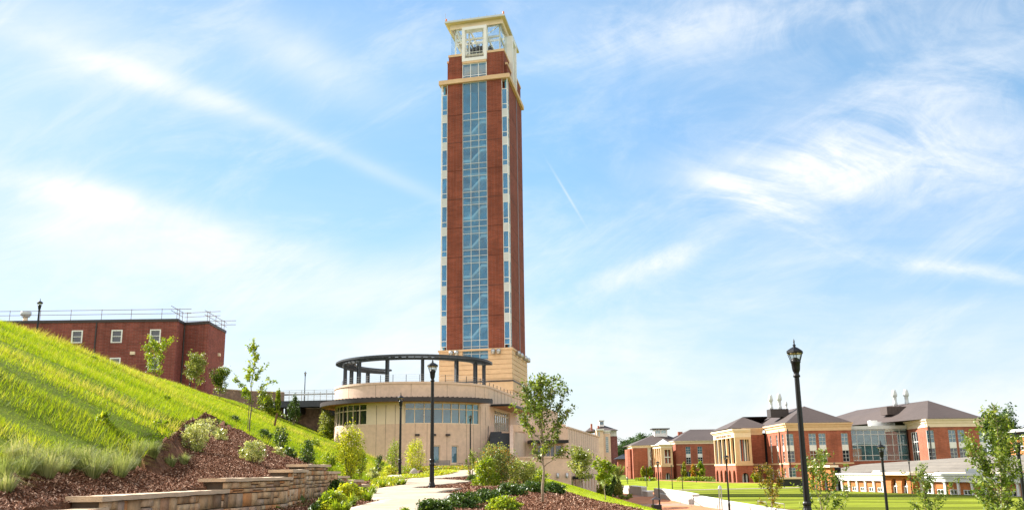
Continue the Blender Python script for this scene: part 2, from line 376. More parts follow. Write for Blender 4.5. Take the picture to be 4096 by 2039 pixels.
M['chips'] = leafmat('mulch_chips', [(.07, .028, .015), (.19, .085, .050), (.34, .18, .115), (.62, .44, .33)], 0., .9, .08)
def inpoly(px, py, poly):
    r = np.zeros(px.shape, bool); n = len(poly)
    for i in range(n):
        x0, y0 = poly[i]; x1, y1 = poly[(i+1) % n]
        c = ((y0 > py) != (y1 > py)) & (px < (x1-x0)*(py-y0)/(y1-y0+1e-12)+x0); r ^= c
    return r
# ------------------------------------------------------------------ terrain
WALL = [(-6.95, 11.0), (-6.9, 13.0), (-6.6, 15.3), (-6.42, 18.), (-6.28, 20.5), (-5.85, 22.6), (-5.63, 23.8), (-5.72, 25.5), (-6.06, 27.5), (-6.15, 29.3), (-6.1, 31.), (-5.97, 32.), (-5.8, 33.), (-5.5, 34.2), (-5.4, 34.9)]
_wy = [p[1] for p in WALL]; _wx = [p[0] for p in WALL]
rng = np.random.default_rng(5)
_ph = rng.uniform(0, 6.28, (12, 2)); _fr = rng.uniform(.15, 1.1, 12); _an = rng.uniform(0, 3.14, 12)
def bumps(x, y):
    s = np.zeros_like(x)
    for i in range(12):
        s += np.sin(_fr[i]*(x*np.cos(_an[i])+y*np.sin(_an[i]))*2+_ph[i, 0])/(1+_fr[i]*2)
    return s/6
def sst(t): t = np.clip(t, 0, 1); return t*t*(3-2*t)
def zquad(x, y):
    return np.interp(y, [0, 20, 70, 95, 190, 270, 340, 420, 600, 900], [-3.4, -3.5, -3.6, -3.85, -4.15, -4.15, -3.7, -2.6, 1.5, 4.])
def lower(x, y):
    zl = np.interp(y, [0, 15, 22, 33, 50, 75, 95, 120], [-1.5, -1.08, -.90, -.64, -.40, -.12, .03, .1])
    xc = np.interp(y, [0, 15, 20.5, 33, 40, 50, 65, 80, 100, 104], [8, 7.2, 6.5, 4.0, 3.7, 2.8, 2.5, 1.5, -1, -1.3])
    zc = np.interp(y, [0, 20.5, 33, 40, 50, 65, 80, 100], [-2.2, -1.84, -1.36, -1.28, -1.02, -.88, -.6, -.2])
    x1 = xc - np.interp(y, [0, 20, 35, 60, 100], [6, 5.5, 4., 3., 2.])
    u = sst((x-x1)/(xc-x1)); z = zl + (zc-zl)*u
    d = np.maximum(x-xc, 0); drop = .40*(np.sqrt(d*d+1.2)-1.095)
    plaza = (y > 103.2)
    z = np.where(x > xc, zc-drop, z)
    z = np.where(plaza & (x < 6.3), zl, z)
    q = zquad(x, y); k = .5
    zz = np.where(z-q > k, z, q + k*.5*(1+np.maximum(-1, (z-q)/k))**2*.5)
    return np.where(plaza & (x < 6.3), zl, zz) + np.where(x < xc+6, .03, 0)*bumps(x*1.7, y*1.7)
def hill(x, y):
    xt = np.interp(y, [0, 13, 16, 20.5, 24, 27.5, 31, 35, 45, 55, 75, 100, 140], [-7.6, -7.4, -7.1, -6.8, -6.2, -6.6, -6.65, -6.0, -6.8, -7.7, -9.5, -10.6, -10.6])
    zt = np.interp(y, [0, 13, 16, 20, 23.5, 27, 30, 33, 35, 45, 60, 90, 140], [-.7, -.55, -.42, -.34, -.12, .03, .12, -.15, -.5, -.45, -.3, 0., .1])
    zp = np.interp(y, [0, 45, 60, 75, 90, 104, 200, 300], [8.4, 8.4, 8.3, 8.4, 8.65, 9.0, 9.2, 9.2])
    d = xt-x
    z = zt + np.interp(y, [0, 50, 95, 140], [.44, .435, .385, .385])*np.sqrt(np.maximum(d, 0)**2+.3)-.24 + np.where(d < 0, .42*d, 0)
    z = z + sst((d-.5)/3)*(.15*bumps(x, y)+.16*bumps(x*.45+3, y*.45))
    k = 1.6; t = np.clip((z-zp)/k, -1, 1); z2 = np.where(z < zp-k, z, zp-k*.25*(1-t)**2)
    return z2
def H(x, y):
    x = np.asarray(x, float); y = np.asarray(y, float)
    lo = lower(x, y); hi = hill(x, y); wx = np.interp(y, _wy, _wx)-.28
    near = np.where(x < wx, np.maximum(hi, lo-.2), lo)
    far = np.maximum(lo, hi)
    z = np.where(y < 34.6, near, far)
    fade = sst((-x-75)/120)          # the campus behind the hill
    return z*(1-fade) + fade*9
SCARP = []
_H0 = H
def H(x, y):
    x = np.asarray(x, float); y = np.asarray(y, float); z = _H0(x, y)
    if SCARP:
        d = np.full(x.shape, 9.)
        for (x0, y0), (x1, y1) in zip(SCARP, SCARP[1:]):
            ll = (x1-x0)**2+(y1-y0)**2; t = np.clip(((x-x0)*(x1-x0)+(y-y0)*(y1-y0))/ll, 0, 1); d = np.minimum(d, np.hypot(x-x0-t*(x1-x0), y-y0-t*(y1-y0)))
        z = z - np.where(inpoly(x, y, MULCH), .36*sst(d/.2)*(1-sst((d-.3)/1.6)), 0)
    return z
def Hs(x, y): return float(H(np.array([x]), np.array([y]))[0])
def drop(px, py, y0=9., y1=600.):     # where the sight line through a reference pixel meets the ground
    d = ray(px, py); d = d/d[1]; ys = np.concatenate([np.arange(y0, 160, .08), np.arange(160, y1, .5)])
    g = H(d[0]*ys, ys) - d[2]*ys
    i = np.argmax(g > 0)
    if g[i] <= 0: i = len(ys)-1
    y = ys[i]; return Vector((d[0]*y, y, Hs(d[0]*y, y)))
def gp(x, y): return Vector((x, y, Hs(x, y)))
xs = np.concatenate([[-3000, -1500, -800, -400, -250, -160, -120, -95, -80], np.arange(-70, -34, 2.), np.arange(-34, 14, .45), np.arange(14, 60, 2.), np.arange(60, 150, 6.), [170, 200, 260, 350, 500, 800, 1500, 3000]])
ys = np.concatenate([[-400, -150, -60, -20, -8, 0, 4, 8], np.arange(10, 60, .45), np.arange(60, 112, .8), np.arange(112, 200, 4.), np.arange(200, 420, 10), [450, 500, 560, 620, 700, 900, 1300, 2000, 3000, 5000]])
def sheet(name, poly, m, off, step=.5, wob=0., seed=1, thick=0., sink=None):
    poly = [(p[0], p[1]) for p in poly]; B = []; rr = random.Random(seed)
    for i, (x0, y0) in enumerate(poly):
        x1, y1 = poly[(i+1) % len(poly)]; n = max(1, int(math.hypot(x1-x0, y1-y0)/step))
        for k in range(n):
            t = k/n; B.append((x0+(x1-x0)*t+rr.uniform(-wob, wob), y0+(y1-y0)*t+rr.uniform(-wob, wob)))
    bx = [p[0] for p in B]; by = [p[1] for p in B]
    gx, gy = np.meshgrid(np.arange(min(bx), max(bx), step), np.arange(min(by), max(by), step)); gx = gx.ravel(); gy = gy.ravel()
    k = inpoly(gx, gy, B); pts = [Vector(p) for p in B]+[Vector((a, b)) for a, b in zip(gx[k], gy[k])]
    nb = len(B); r = geometry.delaunay_2d_cdt(pts, [(i, (i+1) % nb) for i in range(nb)], [], 1, 1e-4)
    V = np.array([(p.x, p.y) for p in r[0]]); Z = H(V[:, 0], V[:, 1])+off
    if sink: Z = Z - .7*inpoly(V[:, 0], V[:, 1], sink)
    me = bpy.data.meshes.new(name); me.from_pydata([(a, b, c) for (a, b), c in zip(V, Z)], [], [tuple(f) for f in r[2]])
    bm = bmesh.new(); bm.from_mesh(me)
    for f in bm.faces:
        f.normal_update()
        if f.normal.z < 0: f.normal_flip()
        f.smooth = True
    ed = [e for e in bm.edges if e.is_boundary]
    rr_ = bmesh.ops.extrude_edge_only(bm, edges=ed)      # a skirt down into the soil
    for v in [g for g in rr_['geom'] if isinstance(g, bmesh.types.BMVert)]: v.co.z -= max(.15, thick)
    bm.to_mesh(me); bm.free()
    return tag(link(name, me, m), kind='structure')
D = lambda *L: [tuple(drop(a, b))[:2] for a, b in L]
# hillside turf, from the stone wall up to the ridge
MULCH = D((1250, 1862), (1192, 1841), (1077, 1792), (987, 1741), (880, 1680), (823, 1655), (763, 1683), (712, 1725), (670, 1765), (600, 1828), (480, 1866), (330, 1893), (200, 1902), (60, 1910), (-60, 1914))
SC_ = list(MULCH[5:10])
MULCH += [(-8.6, 13.), (-7.3, 13.), (-7.05, 15.3), (-6.85, 18), (-6.7, 20.5), (-6.28, 22.6), (-6.05, 23.8), (-6.15, 25.5), (-6.5, 27.5), (-6.55, 29.3), (-6.5, 31), (-6.35, 32), (-6.2, 33), (-5.95, 34.3), (-6.3, 35.5), (-7.2, 36)]
SCARP += SC_
HILLP = [(-7.3, 10.5), (-7.35, 13.), (-7.05, 15.3), (-6.85, 18), (-6.7, 20.5), (-6.28, 22.6), (-6.05, 23.8), (-6.15, 25.5), (-6.5, 27.5), (-6.55, 29.3), (-6.5, 31), (-6.35, 32), (-6.2, 33), (-6.0, 35), (-7., 45), (-7.9, 55), (-9.8, 75), (-11.2, 92), (-13.5, 98.6), (-19, 103.0), (-21.5, 108), (-30, 112), (-48, 112), (-48, 60), (-48, 10.5)]
GX, GY = np.meshgrid(xs, ys); GZ = H(GX, np.clip(GY, 0, 900)) - .6*inpoly(GX, GY, MULCH)
nx, ny = len(xs), len(ys); idx = np.arange(nx*ny).reshape(ny, nx)
F = np.stack([idx[:-1, :-1], idx[:-1, 1:], idx[1:, 1:], idx[1:, :-1]], -1).reshape(-1, 4)
tag(np_mesh('ground', np.stack([GX, GY, GZ], -1).reshape(-1, 3), F, M['ground'], smooth=True), kind='structure')
sheet('hillside_turf', HILLP, M['hillgrass'], .035, .55, sink=MULCH)
sheet('mulch_slope', MULCH, M['mulch'], .075, .3, .07, 3, .9)
# beds and path in the middle
MIDBED = [(-7.2, 36), (-5.6, 35.4), (-5.2, 33), (-5.6, 31), (-5.6, 27.5), (-5.2, 23.8), (-6., 20.5), (-6.3, 11), (7, 11), (6.4, 20), (4.4, 30), (4.2, 33), (3.2, 38), (2.6, 42), (2.0, 50), (1.7, 65), (.8, 80), (-1.6, 98.), (-13.2, 98.2), (-10.8, 90), (-9.6, 75), (-7.8, 55), (-6.9, 45)]
sheet('mulch_bed', MIDBED, M['mulch'], .05, .45, .05, 4)
PATH = D((1300, 2075), (1438, 2037), (1527, 2015), (1480, 2003), (1430, 1992), (1455, 1978), (1483, 1967), (1560, 1955), (1620, 1948), (1570, 1938), (1524, 1932), (1620, 1923), (1717, 1914), (1790, 1903), (1842, 1892))
PATH += [(-5.2, 62), (-5.6, 74), (-5.8, 92), (-2.6, 92), (-2.4, 74), (-2.2, 62)]
PATH += D((1850, 1911), (1736, 1922), (1860, 1927), (1885, 1932), (1760, 1947), (1655, 1961), (1849, 1962), (1800, 1972), (1741, 1981), (1820, 1984), (1803, 2007), (1740, 2026), (1690, 2075))
sheet('path', PATH, M['path'], .10, .4)
# grass on the right-hand slope
RS = [(4.4, 30), (4.2, 33), (3.2, 38), (2.6, 42), (2.0, 50), (1.7, 65), (.8, 80), (-1.2, 101), (5.6, 101), (9, 92), (11.2, 80), (11.4, 60), (11., 45), (12, 30), (13, 12), (7.3, 12), (6.6, 20)]
sheet('right_slope_turf', RS, M['lawn2'], .07, .6)
# quad
sheet('lawn', [(26, 60), (24.5, 100), (23.5, 130), (24, 150), (28, 176), (60, 186), (52, 160), (58, 126), (75, 60)], M['lawn'], .05, 3.)
sheet('far_lawn', [(22, 182), (28, 184), (62, 196), (70, 236), (60, 262), (52, 300), (46, 330), (36, 330), (24, 260)], M['lawn2'], .05, 4.)
sheet('patio', [(11., 60), (12.5, 84), (11.8, 110), (15.8, 158), (20, 178), (25, 172), (24.4, 150), (24.1, 130), (22.5, 120), (24.2, 100), (25.8, 60)], M['patio'], .04, 2.)
sheet('walkway', [(22, 178), (28, 180), (64, 192), (90, 208), (90, 214), (64, 195.5), (28, 183.6), (22, 182)], M['concrete'], .075, 2.)
sheet('far_walkway', [(46, 330), (52, 300), (60, 264), (73, 240), (98, 226), (98, 222), (71, 234), (57.5, 262), (49, 300), (43, 330)], M['patio'], .085, 4.)
sheet('plaza', [(-2.2, 96.5), (-7, 97), (-7.4, 94), (-2, 93)], M['concrete'], .09, 1.)
# ------------------------------------------------------------------ scattered ground cover
def scatter(poly, n, seed, excl=None):
    r = np.random.default_rng(seed); bx = [p[0] for p in poly]; by = [p[1] for p in poly]; P = []
    while len(P) < n:
        x = r.uniform(min(bx), max(bx), n*2); y = r.uniform(min(by), max(by), n*2); k = inpoly(x, y, poly)
        if excl is not None: k &= ~inpoly(x, y, excl)
        P += list(zip(x[k], y[k]))
    return np.array(P[:n])
def blades(name, P, hgt, wid, seed, tint=None, lean=.5, off=.03):
    r = np.random.default_rng(seed); n = len(P); x, y = P[:, 0], P[:, 1]; z = H(x, y)+off
    h = hgt*r.uniform(.5, 1.3, n) if np.isscalar(hgt) else hgt*r.uniform(.6, 1.25, n)
    a = r.uniform(0, 6.28, n); la = r.uniform(0, 6.28, n); l = r.uniform(0, lean, n)*h
    wv = wid*r.uniform(.6, 1.3, n)/2*(1+np.maximum(0, y-30)/45)
    b = np.stack([x, y, z], -1); s = np.stack([np.cos(a)*wv, np.sin(a)*wv, np.zeros(n)], -1)
    t = b+np.stack([np.cos(la)*l+.3*h, np.sin(la)*l, h], -1)
    V = np.stack([b-s, b+s, t], 1).reshape(-1, 3); F = np.arange(3*n).reshape(n, 3)
    tv = r.uniform(0, 1, n) if tint is None else np.clip(tint+r.normal(0, .13, n), 0, 1)
    return tag(np_mesh(name, V, F, M['grassblade'], attr=tv), kind='stuff')
def streaky(x, y):
    s = np.zeros_like(x); r = np.random.default_rng(8)
    for i in range(14):
        fy = r.uniform(1.2, 4.2); fx = r.uniform(.1, .45); s += np.sin(fy*y+fx*x+r.uniform(0, 6.28)+.8*np.sin(.35*x+r.uniform(0, 6.28)))
    return s/4.
P = scatter([(a, b) for a, b in HILLP if b < 115], 950000, 21)
P = P[~inpoly(P[:, 0], P[:, 1], MULCH)]
# keep the density up where it is near
keep = np.random.default_rng(2).uniform(0, 1, len(P)) < np.clip(1.25-P[:, 1]/95, .28, 1); P = P[keep]
st = streaky(P[:, 0], P[:, 1]); far = np.clip((P[:, 1]-70)/40, 0, 1)
blades('hillside_grass', P, np.clip(.12+.15*st, .045, .42)*(1-.3*far), .0135, 22, np.clip(.43+.26*st+.34*bumps(P[:, 0]*.55, P[:, 1]*.55)+.2*bumps(P[:, 1]*2.1, P[:, 0]*1.9), .02, .95), .95)  # tint follows the streaks: troughs coloured dark as tuft shadow
P = scatter(RS, 90000, 31); P = P[P[:, 1] > 22]
blades('right_slope_grass', P, .05, .02, 32, np.full(len(P), .58), .6, .06)
def chips(name, poly, n, seed, off, size=.05, excl=None):
    P = scatter(poly, n, seed, excl); r = np.random.default_rng(seed); x, y = P[:, 0], P[:, 1]; z = H(x, y)+off
    a = r.uniform(0, 6.28, n); l = size*r.uniform(.5, 1.5, n)*(1+np.maximum(0, y-25)/50); ww = l*r.uniform(.25, .5, n); tl = r.normal(0, .5, (n, 2))
    u = np.stack([np.cos(a)*l, np.sin(a)*l, tl[:, 0]*l], -1); v = np.stack([-np.sin(a)*ww, np.cos(a)*ww, tl[:, 1]*ww], -1)
    c = np.stack([x, y, z+np.abs(tl[:, 0])*l*.6+np.abs(tl[:, 1])*ww*.6+.008], -1)
    V = np.stack([c-u-v, c+u-v, c+u+v, c-u+v], 1).reshape(-1, 3)
    tag(np_mesh(name, V, np.arange(4*n).reshape(n, 4), M['chips'], attr=r.uniform(0, 1, n)**1.6), kind='stuff')
chips('mulch_chips', MULCH, 130000, 41, .08, .016)
P0 = [p for p in MIDBED]
chips('mulch_chips', [(-6., 20.5), (6.4, 20), (4.4, 30), (4.2, 33), (3.2, 38), (2.6, 42), (2.0, 50), (-6.9, 50), (-6.9, 45), (-5.6, 35.4)], 80000, 42, .055, .018, PATH)
# ------------------------------------------------------------------ stone retaining wall beside the path
def along(poly, x0, x1):     # points of a polyline between arc lengths
    L = [0]
    for a, b in zip(poly, poly[1:]): L.append(L[-1]+math.dist(a, b))
    def at(s):
        s = min(max(s, 0), L[-1])
        for i in range(len(poly)-1):
            if s <= L[i+1]:
                t = (s-L[i])/(L[i+1]-L[i]); return (poly[i][0]+(poly[i+1][0]-poly[i][0])*t, poly[i][1]+(poly[i+1][1]-poly[i][1])*t)
        return poly[-1]
    return L, at
def stonemat():
    m, N = newmat('ledge_stone'); a = N.n('ShaderNodeAttribute', attribute_name='tint'); co = N.n('ShaderNodeTexCoord').outputs['Object']
    cc = N.ramp(a.outputs['Fac'], [(0, (.28, .19, .13)), (.2, (.56, .36, .20)), (.45, (.70, .50, .31)), (.65, (.46, .34, .26)), (.82, (.62, .29, .12)), (1, (.78, .62, .44))])
    cc = N.mixc(1., cc, N.ramp(N.noise(co, 7., 6, .7), [(.3, (.7, .68, .66)), (.7, (1.1, 1.1, 1.1))]), 'MULTIPLY')
    p = N.n('ShaderNodeBsdfPrincipled', ins={'Base Color': cc, 'Roughness': .9, 'Specular IOR Level': .15})
    b = N.n('ShaderNodeBump', ins={'Height': N.noise(co, 22., 6, .7), 'Strength': .7, 'Distance': .04}); N.put(p.inputs['Normal'], b)
    out(N, p.outputs[0]); return m
M['stone'] = stonemat(); M['cap'] = mat('sandstone_cap', (.56, .42, .29), .85, .12, 5., bump=.5, bscale=30)
M['mortar'] = mat('dark_joint', (.10, .075, .055), .95, .2, 8.)
STEPS = [(11.0, 15.3, -.50), (15.3, 20.6, -.325), (20.6, 23.9, -.09), (23.9, 27.7, .09), (27.7, 31.0, .25), (31.0, 32.0, .04), (32.0, 33.0, -.11), (33.0, 34.2, -.26), (34.2, 34.9, -.43)]
rw = thing('stone_retaining_wall', gp(-6.2, 24), 'tan ledgestone retaining wall with stepped flat caps beside the concrete path', 'retaining wall')
Lw, atw = along(WALL, 0, 0)
def s_of_y(y):
    for i in range(len(WALL)-1):
        if WALL[i][1] <= y <= WALL[i+1][1]: return Lw[i]+(Lw[i+1]-Lw[i])*(y-WALL[i][1])/(WALL[i+1][1]-WALL[i][1])
    return Lw[-1]
V = []; Fc = []; tint = []; rs_ = random.Random(12); core = MB(); caps = []
def nrm(s):
    a = atw(s-.15); b = atw(s+.15); d = Vector((b[0]-a[0], b[1]-a[1])).normalized(); return Vector((d.y, -d.x))     # towards the path
def wp(s, o): n = nrm(s); p = atw(s); return (p[0]+n.x*o, p[1]+n.y*o)
for ya, yb, zt in STEPS:
    sa, sb = s_of_y(ya), s_of_y(yb); zb = min(float(lower(np.array([atw(sa)[0]+.4]), np.array([ya]))[0]), float(lower(np.array([atw(sb)[0]+.4]), np.array([yb]))[0]))-.25
    n = max(2, int((sb-sa)/.35))
    for i in range(n):
        u0 = sa+(sb-sa)*i/n; u1 = sa+(sb-sa)*(i+1)/n; q = [wp(u0, -.05), wp(u1, -.05), wp(u1, -.50), wp(u0, -.50)]
        core.hexa([(*q[k], zb) for k in range(4)]+[(*q[k], zt-.075) for k in range(4)])
    # face stones: random ashlar courses
    z = zt-.08
    while z > zb+.05:
        ch = rs_.choice([.10, .15, .20, .27, .30]); s = sa; 
        while s < sb-.02:
            ln = min(rs_.uniform(.12, .5), sb-s)
            if sb-(s+ln) < .1: ln = sb-s
            parts_ = [(z-ch, z)] if rs_.random() > (.2 if ch < .18 else .5) else [(z-ch, z-ch*.5), (z-ch*.5, z)]
            for z0, z1 in parts_:
                g = .008; o = rs_.uniform(-.012, .035); A = [wp(s+g, -.06), wp(s+ln-g, -.06)]; B = [wp(s+g*1.6, o), wp(s+ln-g*1.6, o+rs_.uniform(-.01, .01))]
                b = len(V); V += [(*A[0], z0+g), (*A[1], z0+g), (*A[1], z1-g), (*A[0], z1-g), (*B[0], z0+g*1.5), (*B[1], z0+g*1.5), (*B[1], z1-g*1.5), (*B[0], z1-g*1.5)]
                Fc += [(b+4, b+5, b+6, b+7), (b, b+1, b+5, b+4), (b+1, b+2, b+6, b+5), (b+2, b+3, b+7, b+6), (b+3, b, b+4, b+7)]; tint += [rs_.random()]*5
            s += ln
        z -= ch
    caps.append((sa, sb, zt))
core.build('wall_core', M['mortar'], rw)
np_mesh('stone_facing', V, Fc, M['stone'], rw, tint)
for sa, sb, zt in caps:
    c = MB(); n = max(2, int((sb-sa)/.3)); ext = .10
    pts = []
    for i in range(n+1):
        u = sa-ext+(sb-sa+2*ext)*i/n; j = rs_.uniform(-.015, .015); pts.append((wp(u, .075+j), wp(u, -.56+j), zt-.075+rs_.uniform(-.006, .006), zt+rs_.uniform(-.008, .008)))
    for a, b in zip(pts, pts[1:]):
        c.hexa([(*a[0], a[2]), (*b[0], b[2]), (*b[1], b[2]), (*a[1], a[2]), (*a[0], a[3]), (*b[0], b[3]), (*b[1], b[3]), (*a[1], a[3])])
    c.build('capstone', M['cap'], rw)
# ------------------------------------------------------------------ tower
FR = atY(2029, 312, 150); FL = atY(1769, 338, 152.9); BR = atY(2085.5, 440, 164.6)
tf = Frame(FL, FR, e2=Vector((BR.x-FR.x, BR.y-FR.y, 0))); TW = tf.L; TD = math.hypot(BR.x-FR.x, BR.y-FR.y)
tz = lambda px, py: tf.hit(px, py)[1]
tw_ = thing('bell_tower', (FR.x-6, FR.y+8, -4), 'very tall red brick bell tower with glazed stair shaft and open white belfry', 'tower')
z_cap, z_b0, z_b1 = tz(2029, 1390), tz(2029, 313), tz(2029, 297)
z_led = tz(2053, 1519); z_cw = tz(1950, 1437); z_cw2 = tz(1849, 1437)
ts = lambda px, py: tf.hit(px, py)[0]
c0, c1 = ts(1849.5, 355), ts(1946.5, 330)      # curtain wall edges
lb = ts(1790, 345); rb = ts(2006, 315)
side_w = TD*.10
b = MB()          # shaft: brick piers with the glazed slots between them
b.box(tf, lb, c0, 0, 1.2, z_cap, z_b0); b.box(tf, c1, rb, 0, 1.2, z_cap, z_b0)
b.box(tf, .0, 1.2, side_w, TD, z_cap, z_b0); b.box(tf, TW-1.2, TW, side_w, TD, z_cap, z_b0)
b.box(tf, 1.2, TW-1.2, TD-1.2, TD, z_cap, z_b0)
# crown above the belt course
z_l1 = tf.hit(1820, 226)[1]; z_r1 = tf.hit(1975, 205)[1]; k0 = ts(1783, 320); k1 = ts(2007, 296)
z_s1 = tf.hit(1787, 236)[1]; z_s2 = tf.hit(1785, 278)[1]
b.box(tf, k0+.5, c0, .25, 1.4, z_b1, z_l1); b.box(tf, c1, k1+.35, .25, 1.4, z_b1, z_l1)
b.box(tf, k0+.5, k0+1.5, 1.4, TD*.36, z_b1, z_l1); b.box(tf, k1-.65, k1+.35, 1.4, TD*.36, z_b1, z_l1)
b.box(tf, k0+.1, k0+.5, .9, TD*.36, z_b1, z_s1-.5); b.box(tf, k1+.35, k1+.8, .9, TD*.33, z_b1, z_s2)
b.box(tf, k0+.5, k0+1.5, TD*.64, TD-.6, z_b1, z_l1); b.box(tf, k1-.65, k1+.35, TD*.64, TD-.6, z_b1, z_l1)
b.box(tf, k1+.35, k1+.9, TD*.68, TD-.3, z_b1, z_l1-1.2)
b.box(tf, k0+1.5, k1-.65, TD-1.8, TD-.6, z_b1, z_l1)
b.build('brick_shaft', M['brick'], tw_)
jt = MB(); fl = []          # shadow joints in the brick, one per storey
zj0 = tz(1976, 557); zj1 = tz(1976, 901); st_h = (zj0-zj1)/3
k = zj0
while k > z_cap+1.2: fl.append(k); k -= st_h
fl = [zj0+st_h]+fl
for z in fl:
    for a, c in ((lb, c0), (c1, rb)): jt.box(tf, a+.03, c-.03, -.012, .02, z-.05, z+.05)
    jt.box(tf, TW-.02, TW+.012, side_w+.05, TD-.05, z-.05, z+.05)
jt.build('brick_joint', mat('brick_shadow_joint', (.09, .03, .02), .9, .1), tw_)
st = MB()          # stone belt, crown copings
st.box(tf, -.55, TW+.45, -.45, TD+.4, z_b0, z_b1)
st.build('belt_course', M['cream'], tw_)
cp = MB()
cp.box(tf, k0+.4, c0, .18, 1.5, z_l1, z_l1+.42); cp.box(tf, c1, k1+.45, .18, 1.5, z_l1, z_l1+.42)
cp.box(tf, k1-.75, k1+.45, 1.5, TD*.36, z_l1, z_l1+.42); cp.box(tf, k0+.4, k0+1.6, 1.5, TD*.36, z_l1, z_l1+.42)
cp.box(tf, k1-.75, k1+.45, TD*.64, TD-.5, z_l1, z_l1+.42); cp.box(tf, k0+.4, k0+1.6, TD*.64, TD-.5, z_l1, z_l1+.42)
cp.box(tf, k1+.455, k1+.9, .85, TD*.33, z_s2, z_s2+.38); cp.box(tf, k0+.0, k0+.395, .85, TD*.36, z_s1-.5, z_s1-.12)
cp.box(tf, k1+.455, k1+1.0, TD*.68, TD-.2, z_l1-1.2, z_l1-.85)
zsill0 = tf.hit(1900, 252)[1]; zsill1 = tf.hit(1900, 243)[1]
cp.box(tf, c0+.003, c1-.003, -.12, 1.2, zsill0, zsill1)
cp.build('coping', M['cream'], tw_)
# curtain wall
def mullions(name, fr, s0, s1, cols, rows, z0, z1, w, t=.0, parent=None, m=None, d=.12):
    g = MB()
    for i in range(cols+1):
        s = s0+(s1-s0)*i/cols; g.box(fr, s-w/2, s+w/2, t-d*.5, t+d*.5, z0, z1)
    for z in rows: g.box(fr, s0, s1, t-d*.45, t+d*.45, z-w/2, z+w/2)
    return g.build(name, m or M['white'], parent)
rows = [z_cw+.08, z_b0-.08]
for z in fl+[fl[-1]-st_h]:
    for q in (0, .24, .80):
        zz = z-st_h*q+st_h*.02
        if z_cw < zz < z_b0-.3: rows.append(zz)
mullions('curtain_mullions', tf, c0+.06, c1-.06, 3, rows, z_cw, z_b0, .09, .12, tw_, M['greypanel'])
g = MB(); g.quad(tf.p(c0+.06, .14, z_cw), tf.p(c1-.06, .14, z_cw), tf.p(c1-.06, .14, z_b0), tf.p(c0+.06, .14, z_b0)); g.build('curtain_glass', M['glass_tower'], tw_)
u0, u1 = z_b1, zsill0; mullions('upper_mullions', tf, c0+.06, c1-.06, 3, [u0+.07, u0+(u1-u0)*.20, u1-.07], u0, u1, .12, .12, tw_)
g = MB(); g.quad(tf.p(c0+.06, .14, u0), tf.p(c1-.06, .14, u0), tf.p(c1-.06, .14, u1), tf.p(c0+.06, .14, u1)); g.build('upper_glass', M['glass_tower'], tw_)
r = MB(); r.box(tf, c0-.8, c1+.8, 4.6, 4.8, z_cw-1, zsill0); r.box(tf, c0-.9, c0-.7, 1.25, 4.6, z_cw-1, zsill0); r.box(tf, c1+.7, c1+.9, 1.25, 4.6, z_cw-1, zsill0)
r.build('stair_room', M['inside'], tw_)
for i, z in enumerate(fl+[fl[-1]-st_h]):      # zigzag stair behind the glass
    if z-st_h < z_cw-3: break
    s = MB(); W_ = c1-c0; zt = z-st_h*.28; zm = z-st_h*.62
    s.box(tf, c0-.3, c0+W_*.36, .4, 2.0, zm-.38, zm); s.box(tf, c0+W_*.74, c1+.3, .4, 2.0, zt-.38, zt)
    P = [tf.p(c0+W_*.36, .4, zm-.42), tf.p(c0+W_*.74, .4, zt-.42), tf.p(c0+W_*.74, 2.0, zt-.42), tf.p(c0+W_*.36, 2.0, zm-.42)]
    s.hexa(P+[q+Vector((0, 0, .5)) for q in P])
    zl = z-st_h*1.12
    P = [tf.p(c0+W_*.74, 2.5, zt-.3), tf.p(c0+W_*.36, 2.5, zl+st_h*.5-.3), tf.p(c0+W_*.36, 3.9, zl+st_h*.5-.3), tf.p(c0+W_*.74, 3.9, zt-.3)]
    s.hexa(P+[q+Vector((0, 0, .3)) for q in P])
    for q in range(9): s.box(tf, c0+W_*(.02+.037*q), c0+W_*(.02+.037*q)+.03, .7, .73, zm, zm+.95); s.box(tf, c0+W_*(.75+.028*q), c0+W_*(.75+.028*q)+.03, .7, .73, zt, zt+.95)
    s.box(tf, c0-.3, c1+.3, 2.3, 4.6, z-.25, z+.05)
    s.build('stair_flight', M['stair'], tw_)
    lf = MB()
    for sx, zz in ((.18, z-st_h*.1), (.24, z-st_h*.52), (.93, z-st_h*.2), (.95, z-st_h*.7)): lf.box(tf, c0+W_*sx, c0+W_*sx+.12, .6, .75, zz-.45, zz)
    lf.build('stair_light', M['white'], tw_)
